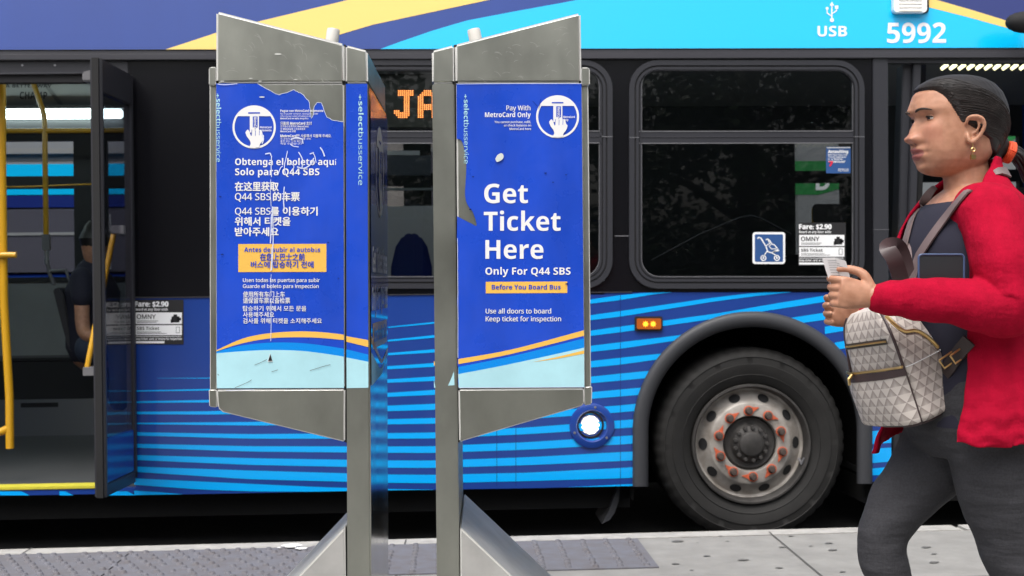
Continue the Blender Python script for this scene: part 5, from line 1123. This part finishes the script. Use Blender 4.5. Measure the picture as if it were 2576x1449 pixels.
# hair drawn back over the skull into a low ponytail
hk = [-.10, -.092, -.066, -.046, -.026, -.010, .022, .045, .062, .072, .10]; hv = [-.080, -.066, -.040, -.030, .008, .034, .052, .063, .078, .15, .3]
m = MB(); rings = []
us2 = np.linspace(-.115, .095, 90); th2 = np.linspace(0, 2*math.pi, 140, endpoint=False)
for u in us2:
    rg = []
    for t in th2:
        p = headpt(t, u) if math.cos(t) < .3 else np.array([*(headpt(t, u)[:2]), u]); fh = float(np.interp(u, hk, hv)); k = (fh-p[0])/.022; k = max(-1, min(1, k)); k = k if k < 0 else k*k*(3-2*k)
        o = -.005+.0115*max(0, k) if k > 0 else -.005+.004*k
        if u < -.095: o = -.012
        c = np.array([-.015, 0, -.01]); d = p-c; d /= np.linalg.norm(d); q = p+d*(o+.0004*math.sin(t*40+u*30)*max(0, k)); rg.append(hw(q))
    rings.append(rg)
loft(m, rings, 'hair')
tb = np.array([-.118, .004, -.062])
def shell(t, u, e=0.):
    p = headpt(t, u) if math.cos(t) < .3 else np.array([*(headpt(t, u)[:2]), u]); fh = float(np.interp(u, hk, hv)); k = max(0, min(1, (fh-p[0])/.022)); k = k*k*(3-2*k)
    d = p-np.array([-.015, 0, -.01]); d /= np.linalg.norm(d); return p+d*(-.005+.0115*k+e), fh-p[0]
rh = random.Random(9)
for j in range(620):
    sg = 1 if rh.random() < .72 else -1; u0 = rh.choice([rh.uniform(-.03, .05), rh.uniform(.03, .067), rh.uniform(.05, .072)])
    ts = [t for t in np.linspace(.02, 2.6, 60) if shell(sg*t, u0)[1] > -.003]
    if not ts: continue
    t0_ = ts[0]+rh.uniform(0, .25)*(rh.random() < .5); e1 = -.074+rh.uniform(0, .03); P = []; ee = rh.uniform(.0002, .0016); wob = rh.uniform(-.004, .004); pk_ = .034*max(0, u0/.06)+rh.uniform(-.004, .004)
    for q in np.linspace(0, 1, 15): P.append(hw(shell(sg*(t0_+(3.08-t0_)*q), min(.090, u0+(e1-u0)*q**1.25+pk_*math.sin(math.pi*q)+wob*math.sin(5*q)), ee*min(1, q*6)+(.004*q*q if j % 40 == 0 else 0))[0]))
    m.tube(P, [.0003]+[rh.uniform(.0005, .0011)]*13+[.0004], 'hair_strand', 4, False)
limb(m, [hw(np.array([-.095, .0, -.045])), hw(tb), hw(tb+np.array([-.016, .006, -.01]))], [.036, .02, .015], 'hair', 16)
rr = random.Random(5)
for k in range(34):
    a = rr.uniform(0, 6.28); r0 = .012; P = []
    ph = rr.uniform(0, 6.28); am = rr.uniform(.006, .016); ln = rr.uniform(.05, .11)
    for t in np.linspace(0, 1, 12): P.append(hw(tb+np.array([-.014-.075*t+.03*t*t*math.cos(a), .004+(.010+.022*t)*math.cos(a)+am*t*math.sin(11*t+ph), -.005-ln*t*t-.02*t+(.012+.02*t)*math.sin(a)+am*.8*math.cos(11*t+ph)*t])))
    m.tube(P, list(np.interp(np.linspace(0, 1, 12), [0, .6, 1], [.006, .0055, .0015])), 'hair', 7)
m.build('hair', woman, sharp=70)
m = MB(); c = tb+np.array([-.010, .003, -.006]); ax = np.array([-.85, .2, -.35]); ax /= np.linalg.norm(ax); e1 = np.cross(ax, [0, 0, 1.]); e1 /= np.linalg.norm(e1); e2 = np.cross(ax, e1)
for k in range(3): m.tube([hw(c+ax*.005*(k-1)+(e1*math.cos(t)+e2*math.sin(t))*(.0205+.001*math.sin(5*t+k))) for t in np.linspace(0, 2*math.pi, 25)], .0048, 'hair_tie', 8)
m.build('hair_tie', woman)
m = MB(); e = hw(np.array([.008, .0845, -.058])); m.tube([e, e-Z3*.012], .0010, 'gold', 6); m.tube([e-Z3*.012+np.array([.004*math.cos(t), -.002, .004*math.sin(t)-.002]) for t in np.linspace(0, 6.28, 13)], .0013, 'gold', 6)
m.tube([e-Z3*.017, e-Z3*.026], .0009, 'gold', 6); m.box(e-np.array([.005, .004, .035]), e-np.array([-.005, -.003, .025]), 'gold'); m.build('earring', woman)
# shirt
m = MB(); SR = [(478, 2442, .066, .078, -.016), (486, 2440, .075, .100, -.018), (500, 2439, .086, .130, -.014), (520, 2438, .097, .152, -.006)]+[(py, cx, a, b, 0) for py, cx, a, b in TR_[3:]]
loft(m, [tring(py, cx, a, b, 64, dz) for py, cx, a, b, dz in SR], 'shirt'); SV = list(m.v); SF = list(m.f)
m.build('shirt', woman, sharp=60); BVS = BVHTree.FromPolygons(SV, SF)
# cardigan: open-fronted shell with sleeves
CR = [(398, 2446, .066, .060, 118, 118), (425, 2445, .070, .068, 100, 95), (452, 2443, .076, .086, 80, 65), (478, 2441, .084, .112, 66, 50), (505, 2439, .100, .150, 56, 46), (535, 2437, .114, .180, 50, 42), (565, 2434, .127, .190, 48, 40), (610, 2431, .140, .193, 53, 37), (660, 2430, .146, .190, 56, 35), (720, 2431, .143, .184, 58, 35), (790, 2434, .138, .180, 56, 35), (860, 2437, .140, .184, 54, 36), (930, 2440, .150, .196, 52, 36), (1000, 2443, .164, .210, 50, 36), (1060, 2446, .180, .220, 48, 36), (1100, 2449, .190, .226, 47, 35)]
pk = np.array(CR, float); rows_o, rows_i = [], []; nt_ = 96
pys = np.linspace(398, 1100, 76)
for j, py in enumerate(pys):
    cx, a, b, t0_, t1_ = [float(np.interp(py, pk[:, 0], pk[:, k])) for k in range(1, 6)]
    ro, ri = [], []
    for i in range(nt_+1):
        th = R(t0_+(360-t1_-t0_)*i/nt_); hang = max(0, (py-860)/240.)
        wv = 1+hang*.035*math.sin(th*9+py*.004)+.010*math.sin(th*5+py*.02)*min(1, max(0, (py-560)/100.))
        c = WP(cx, py); scal = hang**3*.012*abs(math.sin(th*9)); zz = Z3*(scal if hang > 0 else 0) - Z3*.055*hang**2*max(0, (i/nt_-.80)/.20) - TF*-.03*hang**2*max(0, (i/nt_-.80)/.20)
        if hang > .25: wv += .013*math.sin((py+9*math.sin(th*18))*.13)*min(1, hang)
        e = TF*a*math.cos(th)*(1 if math.cos(th) > 0 else .94)+TL*b*math.copysign(abs(math.sin(th))**.92, math.sin(th))
        ro.append(c+e*wv+zz); ri.append(c+e*wv-e/np.linalg.norm(e)*.009+zz)
    rows_o.append(ro); rows_i.append(ri)
m = MB(); loft(m, [ro+ri[::-1] for ro, ri in zip(rows_o, rows_i)], 'cardigan')
def slv(t, a): return 1+.060*math.sin(t*38+2.4*math.sin(a+t*6))*math.exp(-((t-.50)/.17)**2)+.045*math.sin(t*60+1.5*math.sin(a*2))*math.exp(-((t-.9)/.14)**2)+.018*math.sin(a*3+t*11)
shN2 = shN+np.array([-.006, .03, .0])
limb(m, [shN2+np.array([-.02, .055, -.002]), shN2, (shN+elN)/2+np.array([.0, -.005, 0]), elN+np.array([.012, 0, -.004]), elN*.66+wrN*.34, elN*.33+wrN*.67, wrN+np.array([.012, 0, 0])], [.052, .070, .066, .060, .051, .044, .035], 'cardigan', 28, 9, slv)
limb(m, [shF+np.array([0, -.05, -.01]), shF, (shF+elF)/2, elF, elF*.5+wrF*.5, wrF+np.array([.02, .0, .0])], [.055, .066, .062, .056, .046, .037], 'cardigan', 24, 8, slv)
V, N, Fc = remesh(m, .0034, 3, .5)
for i in range(len(V)):
    p = V[i]; a = noise.noise(Vector((p[0]*7, p[1]*7, p[2]*5)))*.006+noise.noise(Vector((p[0]*15+p[2]*12, p[1]*14, p[2]*15-p[0]*9)))*.0042; V[i] = p+N[i]*a
m = MB(); m.add(V, Fc, 'cardigan'); m.build('cardigan', woman, sharp=80); BVC = BVHTree.FromPolygons([tuple(v) for v in V], Fc)
# trousers
m = MB()
def crease(t, a): return 1+.020*math.sin(t*26+1.8*math.sin(a+1))*(math.exp(-((t-.1)/.13)**2)+.9*math.exp(-((t-.5)/.12)**2)+.8*math.exp(-((t-.95)/.15)**2))
loft(m, [tring(py, cx, a, b) for py, cx, a, b in ((890, 2436, .120, .160), (950, 2437, .130, .174), (1010, 2440, .137, .180), (1065, 2444, .138, .178), (1110, 2448, .128, .165), (1140, 2450, .10, .14))], 'trousers')
limb(m, [hipF+np.array([.01, 0, .02]), hipF*.55+knF*.45+np.array([.008, 0, 0]), knF, knF*.5+anF*.5+np.array([.008, 0, 0]), anF+np.array([0, 0, -.03])], [.104, .084, .056, .049, .042], 'trousers', 30, 10, crease)
limb(m, [hipN+np.array([.01, 0, .02]), hipN*.5+knN*.5+np.array([.0, 0, 0]), knN, knN*.5+anN*.5+np.array([.008, 0, 0]), anN+np.array([0, 0, -.03])], [.108, .088, .061, .054, .046], 'trousers', 30, 10, crease)
V, N, Fc = remesh(m, .0042, 6, .5)
for i in range(len(V)):
    p = V[i]; V[i] = p+N[i]*(noise.noise(Vector((p[0]*6+p[2]*6, p[1]*8, p[2]*16-p[0]*11)))*.0060+noise.noise(Vector((p[0]*20, p[1]*20, p[2]*22)))*.0026)
m = MB(); m.add(V, Fc, 'trousers'); m.build('trousers', woman, sharp=80)
for an, tilt in ((anF, .0), (anN, .25)):
    m = MB(); h = an.copy(); h[2] = .02+tilt*.12; rows = []
    for t in np.linspace(0, 1, 12):
        c = h+TF*(-.075+.24*t)+Z3*(.03-tilt*.24*(1-abs(t-.75))*0-.02*t+tilt*.10*(1-t)); ww = .028+.018*math.sin(math.pi*min(1, t*1.05)); hh = .045*(1-t)**.6+.016
        rows.append([c+TL*ww*math.cos(q)+Z3*max(-(c[2]-.002), hh*math.sin(q)) for q in np.linspace(0, 2*math.pi, 18, endpoint=False)])
    loft(m, rows, 'shoe'); m.build('shoe', woman, sharp=60)

def hit(px, py, lift=.004, bvs=None):         # surface of her clothes along a measured sight line
    d = rays([(px, py)])[0]; d = d/np.linalg.norm(d); best = None
    for b_ in (bvs or (BVC, BVS)):
        q = b_.ray_cast(Vector(CAM), Vector(d))
        if q[0] is not None and (best is None or q[3] < best[3]): best = q
    if best is None: return None
    n = np.array(best[1]); n = n if n@d < 0 else -n
    return np.array(best[0])+n*lift, n
def ribbon(m, P, Ns, wd, th, mt):
    P = [np.array(p) for p in P]; rings = []; wd = wd if hasattr(wd, '__len__') else [wd]*len(P)
    for i, p in enumerate(P):
        t = P[min(i+1, len(P)-1)]-P[max(i-1, 0)]; t /= np.linalg.norm(t); n = Ns[i]-t*(Ns[i]@t); n /= np.linalg.norm(n); s_ = np.cross(t, n)
        rings.append([p+s_*wd[i]/2+n*th/2, p-s_*wd[i]/2+n*th/2, p-s_*wd[i]/2-n*th/2, p+s_*wd[i]/2-n*th/2])
    loft(m, rings, mt)
# backpack worn on the front
BC = WP(2247, 908, -.03); ph = R(21); tl = R(-20)
Rt = np.array([[math.cos(tl), 0, math.sin(tl)], [0, 1, 0], [-math.sin(tl), 0, math.cos(tl)]])
Bn = Rt@np.array([-math.cos(ph), -math.sin(ph), 0]); Bt = Rt@np.array([math.sin(ph), -math.cos(ph), 0]); Bu = Rt@Z3
gb = BC-Bu*.13
bag = root('backpack', tuple(gb), 0, label='beige triangle-patterned small backpack worn on the chest over the red cardigan', cat='backpack')
mt_ = bpy.data.materials.new('bag_canvas'); mt_.use_nodes = True; MATS['bag_canvas'] = mt_; n_ = mt_.node_tree.nodes; l_ = mt_.node_tree.links; bs = n_['Principled BSDF']; bs.inputs['Roughness'].default_value = .5
uvn = n_.new('ShaderNodeUVMap'); uvn.uv_map = 'UVMap'; sx = n_.new('ShaderNodeSeparateXYZ'); l_.new(uvn.outputs[0], sx.inputs[0])
def mth(op, a, b=None, c=None):
    q = n_.new('ShaderNodeMath'); q.operation = op
    for i, x in enumerate((a, b, c)):
        if x is None: continue
        if isinstance(x, (int, float)): q.inputs[i].default_value = x
        else: l_.new(x, q.inputs[i])
    return q.outputs[0]
vv = mth('MULTIPLY', sx.outputs[1], 1/.0180); fl_ = mth('FLOOR', vv); fv = mth('SUBTRACT', vv, fl_); par = mth('MULTIPLY', mth('MODULO', mth('ADD', fl_, 100), 2), .5)
uu = mth('ADD', mth('MULTIPLY', sx.outputs[0], 1/.026), par); fu = mth('FRACT', mth('ADD', uu, 100.)); au = mth('MULTIPLY', mth('ABSOLUTE', mth('SUBTRACT', fu, .5)), 2)
edge = mth('SUBTRACT', mth('SUBTRACT', 1., fv), au); tri = mth('GREATER_THAN', edge, 0)
shade = mth('ADD', mth('MULTIPLY', tri, mth('MULTIPLY', mth('SUBTRACT', 1., mth('MULTIPLY', edge, .75)), .9)), 0.)
rp_ = n_.new('ShaderNodeValToRGB'); rp_.color_ramp.elements[0].color = (.58, .53, .49, 1); rp_.color_ramp.elements[1].color = (.25, .21, .195, 1); l_.new(shade, rp_.inputs[0]); l_.new(rp_.outputs[0], bs.inputs['Base Color'])
def bagpt(th, h, lift=0.):                    # h 0..1 up the bag
    W2, D2 = .098, .062; tp = 1.0 if h < .55 else math.sqrt(max(0.0, 1-((h-.55)/.47)**2.2)); tp = max(tp, .10); bt = 1 if h > .08 else (.80+.20*math.sqrt(max(0, 1-((.08-h)/.08)**2)))
    wd = (W2*(.97+.05*(1-h)))*(.65+.35*tp if h > .55 else 1)*bt*(1 if h < .55 else 1); dd = D2*(1.12-.30*h)*bt*(.35+.65*tp if h > .55 else 1)
    wd *= (tp**.38 if h > .55 else 1); c, s_ = math.cos(th), math.sin(th); q = .42
    sag = .0035*math.sin(h*9+th*2)+.003*math.sin(th*5+h*5); lift = lift+sag
    return BC+Bu*(-.128+.252*h)+Bn*(dd*math.copysign(abs(c)**q, c)+lift*c)+Bt*(wd*math.copysign(abs(s_)**q, s_)+lift*s_)
def bagsurf(m, t0_, t1_, h0_, h1_, lift, mt, nt=60, nh=40, closed=False):
    T = np.linspace(t0_, t1_, nt); H = np.linspace(h0_, h1_, nh); k = len(m.v)
    V = [bagpt(t, h, lift) for h in H for t in T]; m.add(V, [(i*nt+j, i*nt+j+1, (i+1)*nt+j+1, (i+1)*nt+j) for i in range(nh-1) for j in range(nt-1)], mt)
    uv = []
    arc = np.cumsum([0]+[float(np.linalg.norm(bagpt(T[j+1], .3)-bagpt(T[j], .3))) for j in range(nt-1)])
    for h in H:
        for j in range(nt): uv.append((arc[j], h*.252))
    return uv
def setuv(o, uv):
    ly = o.data.uv_layers.new(name='UVMap'); n = len(uv)
    for lp in o.data.loops: ly.data[lp.index].uv = uv[lp.vertex_index] if lp.vertex_index < n else (0, 0)
m = MB(); T_ = np.linspace(0, 2*math.pi, 121); uv = bagsurf(m, -math.pi, math.pi, 0, 1, 0, 'bag_canvas', 121, 48)
m.add([bagpt(t, 0) for t in T_[:-1]], [tuple(reversed(range(120)))], 'leather_brown'); m.add([bagpt(t, 1) for t in T_[:-1]], [tuple(range(120))], 'bag_canvas')
o = m.build('bag_body', bag, sharp=70); setuv(o, uv)
m = MB(); uv = bagsurf(m, -R(52), R(50), .03, .47, .011, 'bag_canvas', 50, 24)
for h in (.03, .47):
    a = [bagpt(t, h, .011) for t in np.linspace(-R(52), R(50), 50)]; b_ = [bagpt(t, h, -.002) for t in np.linspace(-R(52), R(50), 50)]; m.add(a+b_, [(j, j+1, 50+j+1, 50+j) for j in range(49)], 'leather_brown')
for t in (-R(52), R(50)):
    a = [bagpt(t, h, .011) for h in np.linspace(.03, .47, 24)]; b_ = [bagpt(t, h, -.002) for h in np.linspace(.03, .47, 24)]; m.add(a+b_, [(j, j+1, 24+j+1, 24+j) for j in range(23)], 'leather_brown')
o = m.build('front_pocket', bag, sharp=70); setuv(o, uv)
m = MB(); bagsurf(m, -R(53), R(51), .435, .50, .0125, 'leather_brown', 40, 4); m.build('pocket_band', bag)
m = MB(); m.tube([bagpt(t, .512, .011) for t in np.linspace(-R(50), R(48), 30)], .0032, 'gold', 8)
q = bagpt(-R(12), .505, .016); m.tube([q, q+Bn*.012-Bu*.006, q+Bn*.016-Bu*.018], [.004, .0045, .003], 'gold', 8); m.build('pocket_zip', bag)
m = MB(); bagsurf(m, -R(34), R(30), .715, .765, .0015, 'zip_dark', 20, 4); m.tube([bagpt(t, .742, .003) for t in np.linspace(-R(32), R(28), 20)], .0022, 'gold', 6); m.build('front_zip', bag)
m = MB()
for t in (R(50), -R(50)): m.tube([bagpt(t, h, .003) for h in np.linspace(.0, .97, 40)], .0032, 'leather_brown', 8)
m.tube([bagpt(t, .0, .001) for t in np.linspace(-math.pi, math.pi, 80)], .0035, 'leather_brown', 8); m.build('piping', bag)
m = MB(); zp = [bagpt(R(66)+R(52)*s_, .93-.40*s_, .002) for s_ in np.linspace(0, 1, 20)]; m.tube(zp, .0042, 'gold', 8)
m.tube([bagpt(R(56)+R(110)*s_, .50+.0*s_, .0015) for s_ in np.linspace(0, 1, 20)], .0012, 'bus_white', 6); m.build('side_zip', bag)
def path(pts, lift=.005, bvs=None):
    P, Ns = [], []
    for px, py in pts:
        h_ = hit(px, py, lift, bvs)
        if h_: P.append(h_[0]); Ns.append(h_[1])
    for _ in range(2): P = [P[0]]+[(P[i-1]+P[i]*2+P[i+1])/4 for i in range(1, len(P)-1)]+[P[-1]]; Ns = [Ns[0]]+[(Ns[i-1]+Ns[i]*2+Ns[i+1])/4 for i in range(1, len(Ns)-1)]+[Ns[-1]]
    return P, Ns
tb_ = bagpt(R(90), .86)
m = MB(); P, Ns = path(curve([(2446, 476), (2420, 505), (2380, 555), (2340, 610), (2312, 655)], 4), .007)
P0_, N0_ = path(curve([(2496, 434), (2530, 437), (2560, 452), (2590, 480), (2615, 520)], 4), .006); P0_[0] = P0_[0]-N0_[0]*.016; P0_[1] = P0_[1]-N0_[1]*.006; ribbon(m, P0_, N0_, list(np.linspace(.010, .026, len(P0_))), .004, 'strap_taupe')
P += [P[-1]*.5+bagpt(R(150), .9)*.5+np.array([-.01, -.02, 0]), bagpt(R(150), .88)]; Ns += [Ns[-1], Ns[-1]]
P[0] = P[0]-Ns[0]*.014; P[1] = P[1]-Ns[1]*.004; ribbon(m, P, Ns, list(np.interp(np.linspace(0, 1, len(P)), [0, .2, 1], [.010, .020, .023])), .004, 'strap_taupe')
P, Ns = path(curve([(2356, 470), (2340, 486), (2322, 510), (2302, 545), (2288, 590), (2282, 620)], 4), .006, (BVS, BVC)); P[0] = P[0]-Ns[0]*.014; P[1] = P[1]-Ns[1]*.004; ribbon(m, P, Ns, list(np.interp(np.linspace(0, 1, len(P)), [0, .3, 1], [.010, .021, .026])), .004, 'strap_taupe')
o_ = P[-1]; loop = [o_, o_+np.array([-.010, -.03, -.03]), o_+np.array([-.018, -.04, -.08]), bagpt(R(170), .93)]; ribbon(m, curve3(loop, 6), [np.array([-.6, -.8, .1])]*19, list(np.linspace(.030, .036, 19)), .005, 'strap_taupe'); m.build('shoulder_strap', bag, sharp=50)
m = MB(); lpp = [WP(2268, 720, -.09), WP(2262, 690, -.10), WP(2248, 650, -.11), WP(2232, 622, -.10), WP(2258, 620, -.07), WP(2275, 660, -.06), WP(2284, 710, -.06)]
ribbon(m, curve3(lpp, 6), [np.array([-.3, -1., .15])]*37, .034, .005, 'leather_brown'); m.build('top_handle', bag, sharp=50)
m = MB(); q0 = bagpt(R(105), .30); P, Ns = path([(2392, 925), (2402, 905), (2420, 880), (2440, 856)], .008)
P = [q0, q0*.5+P[0]*.5]+P; Ns = [Ns[0], Ns[0]]+Ns; ribbon(m, P, Ns, .030, .004, 'strap_dark'); m.build('lower_strap', bag, sharp=50)
m = MB()
for px, py in ((2396, 905), (2422, 893)):
    h_ = hit(px, py, .014)
    if h_: c, n = h_; e1 = np.array([.55, 0, -.83]); e2 = np.array([.83, 0, .55]); P = [c+e1*sx_*.010+e2*sy_*.019 for sx_, sy_ in ((-1, -1), (1, -1), (1, 1), (-1, 1), (-1, -1))]; m.tube(P, .0024, 'gold', 6)
m.build('buckle', bag)
# tablet under her arm and the paper in her hand
tc_ = WP(2368, 700, -.195); tab = root('tablet', tuple(tc_-Z3*.06), 0, label='dark tablet in a blue-edged cover tucked behind her forearm', cat='tablet')
m = MB(); tp = YP(WY-.195); m.prism(tp.px(rrect(2312, 641, 2424, 800, 8)), (0, .009, 0), 'tablet_cover'); m.build('cover', tab, bevel=.002)
m = MB(); a = tp.px(rrect(2311, 640, 2425, 801, 9)); m.tube(list(a)+[a[0]], .0022, 'tablet_edge', 6); m.build('edge', tab)
m = MB(); pp = [[(2069, 649), (2100, 648), (2128, 657)], [(2076, 676), (2106, 676), (2135, 684)], [(2086, 706), (2114, 708), (2142, 714)], [(2096, 735), (2122, 738), (2148, 742)]]
rows = [[WP(x, y, -.183+.004*j-.008*(i-1)**2) for i, (x, y) in enumerate(r_)] for j, r_ in enumerate(pp)]
V = [p for r_ in rows for p in r_]; m.add(V+[p+np.array([0, .0004, 0]) for p in V], [(i*3+j, (i+1)*3+j, (i+1)*3+j+1, i*3+j+1) for i in range(3) for j in range(2)]+[(12+i*3+j, 12+i*3+j+1, 12+(i+1)*3+j+1, 12+(i+1)*3+j) for i in range(3) for j in range(2)], 'paper')
def tick(u, v): # printed lines on the face of the ticket
    v *= 3; i = min(2, int(v)); q = v-i; a = rows[i]; b_ = rows[i+1]; g_ = lambda r_: r_[0]*(1-2*u)+r_[1]*2*u if u < .5 else r_[1]*(2-2*u)+r_[2]*(2*u-1)
    return g_(a)*(1-q)+g_(b_)*q-np.array([0, .0006, 0])
for k in range(9): m.add([tick(.18, .08+.07*k), tick(.18, .092+.07*k), tick(.5, .092+.07*k), tick(.5, .08+.07*k), tick(.55+.3*((k*7) % 5)/5, .08+.07*k), tick(.55+.3*((k*7) % 5)/5, .092+.07*k)], [(0, 1, 2, 3), (3, 2, 5, 4)], 'bead')
rc = m.build('paper_ticket'); tag(rc, "small white paper ticket held in the woman's left hand", 'ticket')
# ------------------------------------------------------------------ passenger sitting inside by the doorway
def IP(px, py, w): return W1(px, py, BY+w)
pg = IP(225, 900, 1.7); pg[2] = fz
pas = root('person', tuple(pg), 0, label='seated passenger in dark blue clothes inside the bus beside the open door', cat='person')
m = MB(); hc = IP(238, 612, 1.7)
limb(m, [hc+Z3*.06, hc, hc-Z3*.08, hc-Z3*.14, IP(232, 720, 1.72)], [.06, .085, .07, .05, .06], 'skin', 16)
limb(m, [IP(232, 705, 1.72), IP(232, 740, 1.72), IP(232, 800, 1.72), IP(235, 880, 1.72)], [.10, .15, .145, .15], 'skin', 20)
limb(m, [IP(205, 715, 1.5), IP(206, 770, 1.47), IP(212, 835, 1.42), IP(245, 850, 1.3)], [.05, .046, .042, .03], 'skin', 14)
for w_ in (1.45, 1.75): limb(m, [IP(230, 880, w_), IP(300, 880, w_-.1), IP(300, 1000, w_-.15)], [.085, .065, .05], 'skin', 14)
V, N, Fc = remesh(m, .012, 3); m = MB(); m.add(V, Fc, 'skin'); m.build('body', pas, sharp=80)
mat('denim', (.02, .03, .06), .8)
m = MB(); limb(m, [IP(232, 690, 1.72), IP(232, 735, 1.72), IP(232, 800, 1.72), IP(235, 870, 1.72)], [.11, .17, .16, .165], 'shirt', 24); limb(m, [IP(205, 700, 1.52), IP(205, 730, 1.49), IP(206, 752, 1.47)], [.07, .066, .062], 'shirt', 16); m.build('shirt', pas)
m = MB()
for w_ in (1.45, 1.75): limb(m, [IP(228, 878, w_), IP(300, 880, w_-.1), IP(300, 1010, w_-.15)], [.10, .078, .06], 'denim', 16)
m.build('trousers', pas); m = MB(); limb(m, [hc+Z3*.08, hc+Z3*.03, hc-Z3*.02], [.07, .095, .08], 'hair', 16); m.build('hair', pas)
